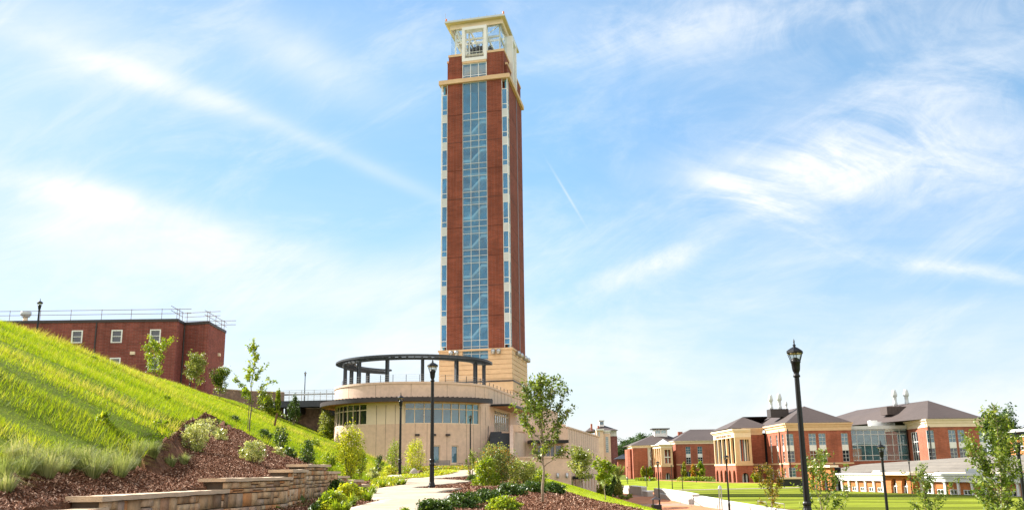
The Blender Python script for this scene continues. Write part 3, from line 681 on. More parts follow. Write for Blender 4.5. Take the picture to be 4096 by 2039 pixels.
# corner windows with pale spandrels
for nm, s0, s1, sd in (('corner_window', .0, lb, 'L'), ('corner_window', rb, TW, 'R')):
    zs = [z for z in fl if z > z_cap+2]
    gl = MB(); sp = MB(); fm = MB(); lv = MB()
    top = z_b0; zA = fl[0]+st_h*.98
    segs = []
    for z in [fl[0]+st_h]+fl:
        a, b_ = z-st_h+.25, z-st_h*.26+.2
        if z == fl[0]+st_h: b_ = min(b_, z_b0)
        if b_ > z_cap+.3: segs.append((max(a, z_cap), b_))
    sf = tf.side(s1 if sd == 'R' else 0, 0, side_w)
    for fr, q0, q1, tt in ((tf, s0+.03, s1-.03, .10), (sf, .03, side_w-.03, .10)):
        for a, b_ in segs:
            if b_ > z_b0-.3:      # top storey: blank panel and louvre
                zl1 = a+(b_-a)*.52
                gl.box(fr, q0, q1, tt, tt+.03, a, zl1); lv.box(fr, q0+.1, q1-.1, tt-.05, tt+.05, zl1+.1, zl1+1.1)
                for i in range(6): lv.box(fr, q0+.1, q1-.1, tt-.12, tt-.05, zl1+.15+i*.16, zl1+.22+i*.16)
                sp.box(fr, q0, q1, tt, tt+.06, zl1+1.15, z_b0); continue
            gl.box(fr, q0, q1, tt, tt+.03, a, b_)
            for z in (a, b_, a+(b_-a)*.25): fm.box(fr, q0, q1, tt-.06, tt+.03, z-.05, z+.05)
        for (a, b_), (a2, b2) in zip(segs, segs[1:]):
            sp.box(fr, q0, q1, tt-.02, tt+.06, b2, a)
        for q in (q0, q1): fm.box(fr, q-.05, q+.05, tt-.07, tt+.05, z_cap, z_b0-.01)
    gl.build('corner_glass', M['glass_tower'], tw_); sp.build('spandrel', M['greypanel'], tw_); fm.build('corner_frame', M['white'], tw_); lv.build('louvre', M['greypanel'], tw_)
    dk = MB(); dk.box(tf, s0+.5 if sd == 'R' else .15, s1-.15 if sd == 'R' else s1-.5, .5, .6, z_cap, z_b0-.1); dk.build('blind', M['inside'], tw_)
dp = MB(); dp.box(tf, TW, TW+.10, TD*.60, TD*.60+.14, z_cap+.5, z_b0); dp.build('downpipe', M['galv'], tw_)
# stone base in horizontal courses
ba = MB(); cz = tz(1900, 1396); 
ba.box(tf, -.45, TW+.42, -.42, TD+.4, z_cap-.30, z_cap)
zz = z_cap-.30; hgt = .78
zlow = -4.2
def course(z0, z1, ex):
    # leave the curtain wall slot open on the front
    if z1 > z_cw+.05:
        a = max(z0, z_cw)
        ba.box(tf, -ex, c0, -ex, TD+ex, a, z1); ba.box(tf, c1, TW+ex, -ex, TD+ex, a, z1)
        if z0 < z_cw: ba.box(tf, -ex, TW+ex, -ex, TD+ex, z0, z_cw)
    else: ba.box(tf, -ex, TW+ex, -ex, TD+ex, z0, z1)
while zz-hgt > z_led:
    course(zz-hgt+.07, zz, .28); course(zz-hgt, zz-hgt+.07, .16); zz -= hgt
course(z_led, zz, .28)
ba.build('stone_base', M['cream'], tw_)
l2 = MB(); l2.box(tf, -.5, TW+.5, -.5, TD+.5, z_led-.22, z_led-.002); l2.build('ledge', M['darkbrown'], tw_)
b3 = MB(); b3.box(tf, -.42, TW+.42, -.42, TD+.42, z_led-1.6, z_led-.22); zz = z_led-1.6
while zz > 4: b3.box(tf, -.30, TW+.30, -.30, TD+.30, zz-.36, zz); b3.box(tf, -.18, TW+.18, -.18, TD+.18, zz-.43, zz-.36); zz -= .43
b3.box(tf, -.3, TW+.3, -.3, TD+.3, zlow, zz); b3.build('lower_base', M['cream'], tw_)
for fr, ss in ((tf, [ts(q, 1413) for q in (1808, 1830, 1976, 1998)]), (tf.side(TW, 0, TD), [TD*.22, TD*.42, TD*.70, TD*.92])):
    for s in ss:
        f = MB(); c = fr.p(s, -.75, z_cap-1.0); f.lathe([(.02, 0), (.34, .02), (.36, .62), (.24, .8), (.05, .84)], c, 12); f.box(fr, s-.08, s+.08, -.5, -.26, z_cap-.8, z_cap-.6); f.build('floodlight', M['galv'], tw_, True)
# belfry
zf = z_l1+.42; z_r = tf.hit(2011, 62)[1]; bx0 = ts(1801, 140); bx1 = ts(2005, 120)
be0, be1 = 1.0, TD-1.6
zwb = zsill1; zwt = tf.hit(1948, 100)[1]; ztop = zwt+.15
fb = MB(); fb.box(tf, c0-.05, c0+.48, -.16, 1.3, zwb, zwt); fb.box(tf, c1-.48, c1+.05, -.16, 1.3, zwb, zwt); fb.box(tf, c0+.48, c1-.48, -.16, 1.3, zwt-.55, zwt); fb.box(tf, c0+.48, c1-.48, -.16, 1.3, zwb, zwb+.6)
fb.build('portal_frame', M['white'], tw_)
sfR = tf.side(k1+.35, 0, TD)
pf = MB(); a, b_ = TD*.36, TD*.64; zpb = zwb-4.0
pf.box(sfR, a, a+.6, -.75, .8, zpb, zwt); pf.box(sfR, b_-.6, b_, -.75, .8, zpb, zwt); pf.box(sfR, a+.6, b_-.6, -.75, .8, zwt-.75, zwt); pf.box(sfR, a+.6, b_-.6, -.75, .8, zpb, zpb+.6); pf.build('portal_frame', M['white'], tw_)
pg = MB(); pg.box(sfR, a+.6, b_-.6, -.2, -.16, zpb+.6, zwb+2.2); pg.build('portal_glass', M['glass_clear'], tw_)
sg = MB(); sg.box(tf, c0+.65, c1-.65, -.06, -.03, zwb+.7, zwb+.7+(zwt-zwb)*.36); sg.build('portal_glass', M['glass_clear'], tw_)
rl = MB(); rl.box(tf, c0+.65, c1-.65, -.09, .0, zwb+.7+(zwt-zwb)*.36, zwb+.78+(zwt-zwb)*.36); rl.box(tf, c0+.65, c1-.65, -.09, .0, zwb+1.6, zwb+1.66)
for i in range(1, 5): rl.box(tf, c0+.65+(c1-c0-1.3)*i/5, c0+.68+(c1-c0-1.3)*i/5, -.04, -.01, zwb+.7, zwb+.7+(zwt-zwb)*.36)
rl.build('portal_rail', M['white'], tw_)
wg = MB(); q = bx0; wg.box(tf, bx0, c0-.05, .6, .63, zf, ztop); wg.box(tf, c1+.05, bx1, .6, .63, zf, ztop)
wg.box(tf, bx1-.03, bx1, .63, a-.05, zf, ztop); wg.box(tf, bx1-.03, bx1, b_+.05, be1, zf, ztop); wg.box(tf, bx0, bx0+.03, .63, be1, zf, ztop); wg.box(tf, bx0, bx1, be1, be1+.03, zf, ztop)
wg.build('wind_screen', M['glass_clear'], tw_)
fr_ = MB()       # steel frame inside
for s in (bx0+.6, c0+.9, c1-.9, bx1-.6):
    for t in (1.7, TD-2.6): fr_.box(tf, s-.13, s+.13, t-.13, t+.13, zf-1, ztop+.3)
for t in (1.7, TD*.5, TD-2.6): fr_.box(tf, bx0+.6, bx1-.6, t-.14, t+.14, ztop-1.9, ztop-1.55); fr_.box(tf, bx0+.6, bx1-.6, t-.15, t+.15, ztop+.25, ztop+.6)
for s in (bx0+.6, c0+.9, c1-.9, bx1-.6): fr_.box(tf, s-.14, s+.14, 1.9, TD-2.8, ztop-1.9, ztop-1.56); fr_.box(tf, s-.15, s+.15, 1.7, TD-2.6, ztop+.24, ztop+.6)
for s0_, s1_ in ((bx0+.6, c0+.9), (c1-.9, bx1-.6)):
    for t in (1.7, TD-2.6): fr_.tube([tf.p(s0_, t, zf+2.5), tf.p(s1_, t, ztop-1.6)], .07, 5); fr_.tube([tf.p(s0_, t, ztop-1.6), tf.p(s1_, t, ztop+.3)], .09, 5)
fr_.build('belfry_steel', M['white'], tw_)
fl_ = MB(); fl_.box(tf, bx0+.1, bx1-.1, .7, be1-.1, zf-.4, zf-.05); fl_.build('belfry_floor', M['cream2'], tw_)
pw = MB(); pw.box(tf, c0+.4, c0+.55, 2.6, TD-3, zf, zf+3.2); pw.box(tf, c0+1.4, c1-1.2, TD*.40, TD*.48, ztop-2.75, ztop-1.95)
for s_, t_ in ((c0+1.2, 2.6), (c0+2.0, 2.6), (c1-1, 2.8), (c1+1.4, 2.6)): pw.tube([tf.p(s_, t_, zf), tf.p(s_+.9, t_+.4, zf+2.4)], .07, 5)
pw.build('bell_machinery', M['steelblue'], tw_)
ro = MB(); zr0 = z_r-.35; ov = .95; R0 = (bx0-ov, bx1+ov*.75, -.5, TD+.1)
rw_, rd0, rd1 = 1.7, 2.2, 2.2      # a roof rim round a glazed skylight
def rim(g, a, z0, z1):
    x0, x1, y0, y1 = R0[0]+a, R0[1]-a, R0[2]+a, R0[3]-a; g.box(tf, x0, x1, y0, R0[2]+rd0, z0, z1); g.box(tf, x0, x1, R0[3]-rd1, y1, z0, z1); g.box(tf, x0, R0[0]+rw_, R0[2]+rd0, R0[3]-rd1, z0, z1); g.box(tf, R0[1]-rw_, x1, R0[2]+rd0, R0[3]-rd1, z0, z1)
rim(ro, 0, zr0+.02, z_r); ro.build('roof', M['greypanel'], tw_)
sk = MB(); sk.box(tf, R0[0]+rw_, R0[1]-rw_, R0[2]+rd0, R0[3]-rd1, z_r-.12, z_r-.09); sk.build('skylight', M['glass_clear'], tw_)
sfm = MB(); rim(sfm, .06, zr0-.06, zr0+.01); sfm.build('soffit', M['soffit2'], tw_)
cm = MB(); zq_ = ztop+.62
P = [tf.p(bx0-.1, .5, ztop), tf.p(bx1+.1, .5, ztop), tf.p(bx1+.1, be1+.2, ztop), tf.p(bx0-.1, be1+.2, ztop)]
cm.box(tf, bx0-.15, bx1+.15, .45, .7, ztop, zr0-.07); cm.box(tf, bx0-.15, bx1+.15, be1, be1+.2, ztop, zr0-.07); cm.box(tf, bx1-.05, bx1+.15, .7, be1, ztop, zr0-.07); cm.box(tf, bx0-.15, bx0+.05, .7, be1, ztop, zr0-.07)
cm.build('roof_beam', M['cream2'], tw_)
for s, t in ((R0[0]+.25, R0[2]+.25), (R0[1]-.25, R0[2]+.25)):
    o = MB(); o.lathe([(.12, 0), (.16, .1), (.16, .5), (.05, .62)], tf.p(s, t, z_r), 8); o.build('beacon', M['amber'], tw_, True)
rd = MB()
for i in range(8): s = R0[0]+.2+(R0[1]-R0[0]-.4)*i/7; rd.tube([tf.p(s, R0[2]+.12, z_r), tf.p(s, R0[2]+.12, z_r+.35)], .025, 4)
rd.tube([tf.p(R0[0]+.1, R0[2]+.12, z_r), tf.p(R0[0]+.1, R0[2]+.12, z_r+1.6)], .03, 4)
rd.build('lightning_rod', M['dark'], tw_)
bl = MB(); bl.lathe([(.03, .62), (.10, .62), (.2, .56), (.26, .3), (.34, .1), (.46, 0), (.42, -.03)], (0, 0, 0), 14); bl.tube([(0, 0, .6), (0, 0, 1.0)], .04, 5)
bell0 = None
for i, (s, t, k) in enumerate([(.32, 3.2, .8), (.42, 3.0, 1.0), (.53, 2.8, 1.0), (.63, 2.6, 1.2), (.8, 2.6, 1.5), (.95, 2.8, 1.1), (.30, 4.6, .9), (.28, 5.8, .9), (.30, 7., 1.1), (.33, 8.2, 1.3), (1.12, 3.4, .7), (1.15, 4.6, .8), (1.17, 5.8, .9), (1.2, 7., 1.)]):
    p = tf.p(c0+(c1-c0)*(s*.9), t, 0); z = ztop-1.9-1.0*k
    if bell0 is None:
        bell0 = bl.build('bell', M['bell'], None, True); tag(bell0, 'dark bronze bell hanging in the open belfry of the tower', 'bell', 'bells hanging in the tower belfry'); b_ = bell0
    else: b_ = bell0.copy(); col.objects.link(b_)
    b_.location = (p.x, p.y, z-.55); b_.scale = (k*1.35, k*1.35, k*1.2)
# ------------------------------------------------------------------ walls with openings
def holes(b, fr, s0, s1, z0, z1, ops, t0, t1, mi=0):
    ops = [o for o in ops if o[1] > s0 and o[0] < s1]
    zs = sorted({z0, z1, *[min(max(o[2], z0), z1) for o in ops], *[min(max(o[3], z0), z1) for o in ops]})
    for za, zb in zip(zs, zs[1:]):
        if zb-za < 1e-4: continue
        zm = (za+zb)/2; row = sorted([o for o in ops if o[2] < zm < o[3]]); cur = s0
        for o in row:
            if o[0] > cur+1e-4: b.box(fr, cur, o[0], t0, t1, za, zb, mi)
            cur = max(cur, o[1])
        if cur < s1-1e-4: b.box(fr, cur, s1, t0, t1, za, zb, mi)
def window(parent, fr, o, cols=2, rows=3, t=.15, fm=None, gm=None, fw=.09, name='window', panel=None):
    s0, s1, z0, z1 = o; f = MB(); w_ = fw
    f.box(fr, s0, s0+w_, t-.06, t+.06, z0, z1); f.box(fr, s1-w_, s1, t-.06, t+.06, z0, z1)
    f.box(fr, s0+w_, s1-w_, t-.06, t+.06, z1-w_, z1); f.box(fr, s0+w_, s1-w_, t-.06, t+.06, z0, z0+w_)
    for i in range(1, cols): s = s0+(s1-s0)*i/cols; f.box(fr, s-w_/2, s+w_/2, t-.05, t+.05, z0+w_, z1-w_)
    for i in range(1, rows): z = z0+(z1-z0)*i/rows; f.box(fr, s0+w_, s1-w_, t-.045, t+.045, z-w_/2, z+w_/2)
    fo = f.build(name, fm or M['white'], parent)
    g = MB(); g.box(fr, s0+.02, s1-.02, t+.065, t+.10, z0+.02, z1-.02); g.build('pane', gm or M['glass_blue'], fo)
    return fo
def backing(b, fr, o, t=.9):
    b.box(fr, o[0]-.2, o[1]+.2, t, t+.05, o[2]-.1, o[3]+.1)
# ------------------------------------------------------------------ round hall at the foot of the tower
HC = (-11.4, 107.0); HR = 8.9
hall = thing('round_hall', (HC[0], HC[1], 0), 'tan precast hall with a round glazed end and dark curved canopy below the tower', 'building')
zw0, zw1, zc0, zc1, zp = 4.85, 6.95, 7.12, 7.5, 9.0
b = MB()
lo = [(-125, 18.3, -1, zw0), (24.2, 32.6, -1, zw0), (38., 79, -1, zw0), (18.3, 24.2, -1, .74), (18.3, 24.2, 2.62, zw0), (32.6, 38., -1, .74), (32.6, 38., 2.62, zw0)]
for a0, a1, z0, z1 in lo: b.arc(HC, HR-.45, HR, a0, a1, z0, z1, max(2, int((a1-a0)/2.5)))
b.build('lower_wall', M['tanlow'], hall, False)
b = MB(); b.arc(HC, HR-.45, HR-.02, -28, -.4, zw0+.001, zc0, 12); b.build('panel_wall', M['cream2'], hall)
b = MB(); b.arc(HC, HR-.45, HR-.01, 58.6, 79, zw0+.001, zc0, 8); b.arc(HC, HR-.45, HR+.02, -130, 79, zc1-.45, zp-.001, 70); b.build('parapet', M['tan'], hall)
b = MB(); b.arc(HC, HR-.6, HR+.10, -130, 79, zp, zp+.22, 70); b.build('parapet_coping', M['tan'], hall)
b = MB()
for a in (-96, -71, -46, -21, 4, 29, 54, 66, 73): b.arc(HC, HR-.1, HR+.024, a-.09, a+.09, zc1, zp-.01, 1)
for a in (-52, -37, -20, -13.2, -6.5, -3.2, 7, 15, 29, 45, 52, 60, 68): b.arc(HC, HR-.1, HR+.006, a-.08, a+.08, -1, zc0-.3 if a < -1 or a > 59 else zw0-.02, 1)
b.build('panel_joint', M['mortar'], hall)
for a0, n in ((0., 9), (-28-6.5*13, 13)):
    fm = MB(); a1 = a0+6.5*n if a0 < 0 else 58.5; stp = (a1-a0)/n
    for i in range(n+1): a = a0+stp*i; fm.arc(HC, HR-.22, HR-.04, a-.28, a+.28, zw0, zc0-.05, 1)
    for z in (zw0+.04, 6.38, zc0-.12): fm.arc(HC, HR-.20, HR-.06, a0, a1, z-.05, z+.05, n*2)
    fo = fm.build('ribbon_window', M['cream2'], hall)
    for i in range(n):
        gb = MB(); gb.arc(HC, HR-.15, HR-.12, a0+stp*i+.25, a0+stp*(i+1)-.25, zw0+.05, zc0-.1, 3); gb.build('pane', M['glass_dark'] if a0 < 0 else M['glass_blue'], fo)
b = MB(); b.arc(HC, HR-2.6, HR-2.5, -120, 75, zw0, zc0, 40); b.build('room_wall', M['insidepale'], hall)
b = MB(); b.arc(HC, HR-2.5, HR-.45, -120, 75, zw0-.3, zw0-.02, 40); b.build('room_floor', M['darkroom'], hall)
for a0, a1 in ((18.3, 24.2), (32.6, 38.)):
    fm = MB()
    for a in (a0+.25, a1-.25): fm.arc(HC, HR-.3, HR-.12, a-.25, a+.25, .74, 2.62, 1)
    for z in (.80, 2.56): fm.arc(HC, HR-.3, HR-.12, a0+.5, a1-.5, z-.05, z+.05, 2)
    fm.arc(HC, HR-.1, HR+.06, a0-.3, a1+.3, .66, .735, 2)
    fo = fm.build('ground_window', M['cream2'], hall); gb = MB(); gb.arc(HC, HR-.26, HR-.22, a0+.4, a1-.4, .82, 2.5, 2); gb.build('pane', M['glass_blue'], fo)
b = MB(); b.arc(HC, HR+.02, HR+1.62, -125, 60, zc0+.05, zc1, 70); b.arc(HC, HR+1.45, HR+1.62, -125, 60, zc0-.06, zc0+.05, 70)
for i in range(62): b.arc(HC, HR+.3, HR+1.66, -124+3*i-.12, -124+3*i+.12, zc1, zc1+.07, 1)
b.build('canopy', M['darkbrown'], hall)
b = MB(); b.arc(HC, HR-.4, HR+1.45, -125, 60, zc0-.02, zc0+.045, 70); b.build('canopy_soffit', M['soffit'], hall)
for a in (8.5, 19.5, 29.5):
    b = MB(); p = Vector((HC[0]+HR*math.sin(rad(a)), HC[1]-HR*math.cos(rad(a)), 3.6)); b.cube(p+Vector((math.sin(rad(a))*.1, -math.cos(rad(a))*.1, 0)), .45, .22, .2, rad(a)); b.build('wall_light', M['darkbrown'], hall)
# straight flank running back along the tower
ud = Vector((math.sin(rad(11)), math.cos(rad(11)), 0))
pA = Vector((HC[0]+HR*math.cos(rad(11)), HC[1]-HR*math.sin(rad(11)), 0)); wA = Frame(pA, pA+ud*52, e2=(-ud.y, ud.x, 0))
o = wA.rect(1976, 1648, 2040, 1735); dr = (max(.6, o[0]), min(o[1], 14), 4.22, 6.85)
b = MB(); holes(b, wA, 0, 52, -4.3, zc0+.2, [dr], 0, .45); b.box(wA, 0, 52, -.02, .45, zc0+.2, zp-.001); b.box(wA, 51.5, 52, .45, 14, -4.3, zp); b.build('flank_wall', M['tan'], hall)
b = MB(); b.box(wA, 0.02, 52.05, -.10, .55, zp, zp+.22); b.build('flank_coping', M['tan'], hall)
b = MB()
for i in range(1, 26): b.box(wA, i*2-.03, i*2+.03, -.035, .02, zc0+.25, zp-.01)
b.build('panel_joint', M['mortar'], hall)
b = MB(); n = 8
for i in range(n+1): s = dr[0]+(dr[1]-dr[0])*i/n; b.box(wA, s-.06, s+.06, .12, .28, dr[2], dr[3])
for z in (dr[2]+.06, 6.3, dr[3]-.06): b.box(wA, dr[0], dr[1], .14, .26, z-.06, z+.06)
fo = b.build('glass_doors', M['cream2'], hall)
for i in range(n): g = MB(); g.box(wA, dr[0]+(dr[1]-dr[0])*i/n+.07, dr[0]+(dr[1]-dr[0])*(i+1)/n-.07, .19, .22, dr[2]+.12, dr[3]-.12); g.build('pane', M['glass_doors'], fo)
b = MB(); b.box(wA, dr[0]-1, dr[1]+1, 3, 3.1, 4, 7.1); b.box(wA, dr[0]-1, dr[1]+1, .5, 3, 4, 4.2); b.build('lobby', M['insidepale'], hall)
b = MB(); b.box(wA, -.3, 15.5, -2.5, -.12, 6.98, 7.22); b.build('door_canopy', M['dark'], hall)
b = MB(); b.box(wA, -.2, 15.4, -2.4, -.14, 6.93, 6.975); b.build('door_soffit', M['soffit'], hall)
# roof terrace slab and body
b = MB(); pts = [(HC[0]-HR+.5, HC[1])]+[(HC[0]+(HR-.5)*math.sin(rad(a)), HC[1]-(HR-.5)*math.cos(rad(a))) for a in range(-85, 80, 5)]+[tuple(wA.p(51, .5, 0))[:2], (-18, 150)]
b.prism(pts, 8.0, 8.4); b.build('terrace_slab', M['concrete'], hall)
b = MB(); b.prism([(-19.9, 107.5), (-18.4, 107.5), (-10, 156), (-20, 158)], -.5, 8.9); b.build('rear_wall', M['tan'], hall)
# landing, stair and cheek
b = MB(); b.box(wA, .3, 15, -2.6, -.005, -.3, 4.2); b.build('landing', M['tan'], hall)
sf_ = Frame((-2.7, 97.3), (-.55, 97.3)); b = MB(); n = 25
for i in range(n): b.box(sf_, 0, sf_.L, 8.4*i/n, 8.6, .02+4.18*i/n, .02+4.18*(i+1)/n-(.004 if i < n-1 else 0))
b.build('stair', M['steelblue'], hall)
b = MB(); P = [(-.5, 97.0), (-.1, 97.0), (-.1, 105.6), (-.5, 105.6)]; hz = [1.5, 1.5, 4.9, 4.9]
b.hexa([(x, y, -.3) for x, y in P]+[(x, y, h) for (x, y), h in zip(P, hz)])
b.box(Frame((-.5, 105.6), (1.9, 106.0)), 0, 2.2, 0, .35, 4.21, 4.95); b.build('stair_cheek', M['tan'], hall)
b = MB(); b.tube([(-2.85, 97.0, .95), (-2.85, 105.2, 5.1)], .035, 5)
for y in (97.1, 99.7, 102.4, 105): b.tube([(-2.85, y, (y-97.3)*.497), (-2.85, y, .9+(y-97.0)*.506)], .03, 5)
b.build('handrail', M['dark'], hall)
# lower entrance
eF = Frame((1.2, 112.6), (6.2, 113.4)); o = (1.5, 4.6, .12, 2.9)
b = MB(); holes(b, eF, 0, eF.L, -.3, 5.3, [o], 0, .4); b.build('entrance_wall', M['tan'], hall)
window(hall, eF, (o[0], o[0]+1.05, o[2], o[3]), 1, 2, .2, M['cream2'], M['glass_dark'], .12, 'entrance_glazing'); window(hall, eF, (o[0]+1.05, o[1]-.9, o[2], o[3]), 2, 2, .2, M['cream2'], M['glass_dark'], .12, 'entrance_doors'); window(hall, eF, (o[1]-.9, o[1], o[2], o[3]), 1, 2, .2, M['cream2'], M['glass_dark'], .12, 'entrance_glazing')
b = MB(); b.box(eF, o[0]-.5, o[1]+.4, .45, 1.4, 0, 3); b.build('vestibule', M['darkroom'], hall)
b = MB(); b.box(eF, .35, 4.9, -2.2, -.02, 3.05, 3.4); b.build('entrance_canopy', M['dark'], hall)
# low rear wing with the deep slot and the punched windows
wB = Frame((6.8, 120.5), (14.0, 157.), e2=(-.981, .194, 0))
zB = 5.35
slot = (wB.rect(2286, 1778, 2322, 1950)); slot = (slot[0], slot[1], -4.2, wB.hit(2300, 1785)[1])
ops = [slot]; wins = []
for y0, y1 in ((1812, 1852), (1912, 1962)):
    zs0, zs1 = wB.hit(2350, y1)[1], wB.hit(2350, y0)[1]
    zs0 = max(zs0, -3.6)
    for i in range(6):
        s = slot[1]+1.2+i*(wB.L-slot[1]-2.2)/6; wins.append((s, s+1.5, zs0, zs1))
b = MB(); holes(b, wB, 0, wB.L, -4.4, zB-.2, ops+wins, 0, .6); b.build('wing_wall', M['tan'], hall)
b = MB(); b.prism([tuple(wB.p(.3, .62, 0))[:2], tuple(wB.p(wB.L, .62, 0))[:2], (2.5, 159), (-.5, 120.6)], -4.4, zB-.25); b.build('wing_core', M['tanlow'], hall)
b = MB(); bf = Frame((2.2, 119.9), (6.8, 120.5)); b.box(bf, 0, bf.L-.002, 0, .5, -4.4, zB-.2); b.build('wing_end_wall', M['tan'], hall)
b = MB(); b.box(wB, -.1, wB.L+.1, -.12, .8, zB-.2, zB); b.box(bf, 0, bf.L-.13, -.12, .5, zB-.2, zB); b.build('wing_coping', M['tan'], hall)
b = MB()
for z in (.9, -.8): b.box(wB, slot[1]+.5, wB.L-.3, -.03, .02, z-.04, z+.04)
for i in range(14): s = 1.5+i*2.5; b.box(wB, s-.025, s+.025, -.012, .02, 2.6, zB-.25)
b.build('wing_joint', M['mortar'], hall)
for o in wins: window(hall, wB, o, 1, 1, .35, M['cream2'], M['glass_dark'], .08, 'wing_window')
b = MB(); b.box(wB, slot[0]+.9, slot[0]+1.3, -.08, .45, -4.3, slot[3]); b.box(wB, slot[1]-1.0, slot[1]-.6, -.08, .45, -4.3, slot[3]); b.build('slot_pier', M['cream2'], hall)
b = MB(); b.box(wB, slot[0]-.6, slot[1]+1.8, -1.6, -.1, -1.25, -.85); b.build('wing_canopy', M['dark'], hall)
b = MB(); b.box(wB, wB.L-3, wB.L+1.5, -1.6, -.1, -1.25, -.85); b.build('wing_canopy', M['dark'], hall)
# plaza retaining wall below the entrance
tw2 = thing('plaza_wall', (2, 103, -4), 'long low tan precast wall with a cap in front of the lower entrance', 'retaining wall')
tF = Frame((-1.6, 102.7), (6.1, 103.1)); b = MB(); b.box(tF, 0, tF.L, 0, .4, -4.4, 1.22); b.box(Frame((6.1, 103.1), (6.75, 120.4)), .001, 17.3, 0, .4, -4.4, 1.22); b.build('wall_body', M['tan'], tw2)
b = MB(); b.box(tF, -.05, tF.L+.08, -.08, .48, 1.22, 1.42); b.box(Frame((6.1, 103.1), (6.75, 120.4)), .5, 17.3, -.08, .48, 1.22, 1.419); b.build('wall_cap', M['tan'], tw2)
for i, s in enumerate((6.2, 7.2)):
    b = MB(); b.lathe([(.14, 0), (.16, .05), (.16, .5), (.1, .55)], (0, 0, 0), 10); f = b.build('uplight', M['galv'], tw2, True); f.data.transform(Matrix.Rotation(rad(70), 4, 'X')) if i < 0 else None
    f.location = tF.p(s, -.4, -.75)-ORG[tw2]+Vector(ORG[tw2]); f.location = tF.p(s, -.3, -.9)
# pergola on the terrace
PG = (HC[0], HC[1]+.2)
pg_ = thing('pergola', (PG[0], PG[1], 8.4), 'dark steel ring pergola with slatted top on the round roof terrace', 'pergola')
PR = 8.1; zp0, zp1 = 11.75, 12.05
for a in (-130, -108, -66, -42, -15, 12, 40, 62, 82):
    b = MB(); p = (PG[0]+PR*math.sin(rad(a)), PG[1]-PR*math.cos(rad(a)), 8.4)
    for k in (-1, 1): b.cube((p[0]+.14*k*math.cos(rad(a)), p[1]+.14*k*math.sin(rad(a)), p[2]), .06, .36, zp0-8.4, rad(a))
    b.cube(p, .30, .06, zp0-8.4, rad(a)); b.build('column', M['steelblue'], pg_)
b = MB(); b.arc(PG, PR-.12, PR+.12, -150, 96, zp0-.12, zp0+.16, 60); b.arc(PG, PR+.80, PR+.88, -150, 96, zp0+.16, zp0+.32, 60); b.arc(PG, PR-1.35, PR-1.25, -150, 96, zp0+.16, zp0+.32, 60); b.build('ring_beam', M['steelblue'], pg_)
b = MB()
for i in range(42): a = -150+246*i/41; b.arc(PG, PR-1.25, PR+.80, a-.25, a+.25, zp0+.17, zp0+.33, 1)
b.build('rafter', M['steelblue'], pg_)['kind'] = 'stuff'
b = MB()
for i in range(8): r_ = PR-1.1+i*.25; b.arc(PG, r_, r_+.07, -150, 96, zp0+.335, zp0+.40, 60)
b.build('slats', M['steelblue'], pg_)
# terrace railing
tr = thing('terrace_railing', (HC[0], HC[1], 8.4), 'thin dark cable railing along the edge of the round roof terrace', 'railing')
b = MB()
for a in range(-120, 80, 10): b.cube((HC[0]+(HR-.75)*math.sin(rad(a)), HC[1]-(HR-.75)*math.cos(rad(a)), 8.4), .05, .05, 1.65, rad(a))
for i in range(22): q = wA.p(1+i*2.1, .75, 8.4); b.cube(q, .06, .06, 1.55, rad(-11))
b.build('post', M['dark'], tr)['kind'] = 'stuff'
b = MB()
for z in (9.4, 9.6, 9.8, 10.02): b.arc(HC, HR-.765, HR-.745, -120, 79, z, z+.022, 60); b.tube([wA.p(0, .75, z-.08), wA.p(46, .75, z-.08)], .012, 4)
b.build('cable', M['galv'], tr)
# footbridge and the stone wall behind it
fb_ = thing('footbridge', (-24.5, 113.5, 8.4), 'dark steel footbridge with cable railings joining hill and terrace', 'bridge')
bF = Frame((-29.0, 113.4), (-19.2, 112.4)); b = MB(); b.box(bF, -1, bF.L, 0, 2.6, 7.75, 8.5); b.build('deck', M['steelblue'], fb_)
b = MB(); b.box(bF, 1.2, 3.2, .4, 2.2, 6.9, 7.74); b.box(bF, 6, 7.6, .4, 2.2, 6.6, 7.74); b.build('bearing', M['dark'], fb_)
for t in (.05, 2.5):
    b = MB()
    for i in range(7): b.box(bF, .2+i*1.55, .26+i*1.55, t, t+.05, 8.5, 9.75)
    b.build('railing_posts', M['galv'], fb_)
    b = MB(); b.box(bF, .2, bF.L-.1, t, t+.05, 9.72, 9.76)
    for i in range(6): b.box(bF, .2, bF.L-.1, t+.02, t+.035, 8.65+i*.17, 8.665+i*.17)
    if t > 1: b.box(bF, .2, bF.L-.1, t-.05, t-.02, 9.35, 9.55)
    b.build('railing_cables', M['galv'], fb_)
M['farstone'] = mat('brown_rubble_stone', (.24, .16, .115), .95, .45, 2.2, bump=.8, bscale=6)
def stonewall(label, pts, tops, th, bottom):
    t_ = thing('stone_wall', (*pts[0], bottom), label, 'stone wall'); b = MB(); c = MB()
    for (p, q), (h0, h1) in zip(zip(pts, pts[1:]), zip(tops, tops[1:])):
        f = Frame(p, q); P = [f.p(0, 0, bottom), f.p(f.L, 0, bottom), f.p(f.L, th, bottom), f.p(0, th, bottom), f.p(0, 0, h0), f.p(f.L, 0, h1), f.p(f.L, th, h1), f.p(0, th, h0)]; b.hexa(P)
        P2 = [f.p(-.02, -.05, h0), f.p(f.L, -.05, h1), f.p(f.L, th+.05, h1), f.p(-.02, th+.05, h0)]; c.hexa(P2+[v+Vector((0, 0, .1)) for v in P2])
    b.build('rubble', M['farstone'], t_); c.build('coping', M['cap'], t_)
stonewall('brown rubble stone wall holding back the hilltop beside the footbridge', [(-35.5, 111.), (-32, 114.2), (-28.2, 114.6)], [9.85, 9.75, 9.6], .6, 4)
stonewall('brown rubble stone abutment wall under the dark footbridge', [(-28.2, 116.2), (-19.5, 115.2)], [7.7, 7.7], .6, 2)
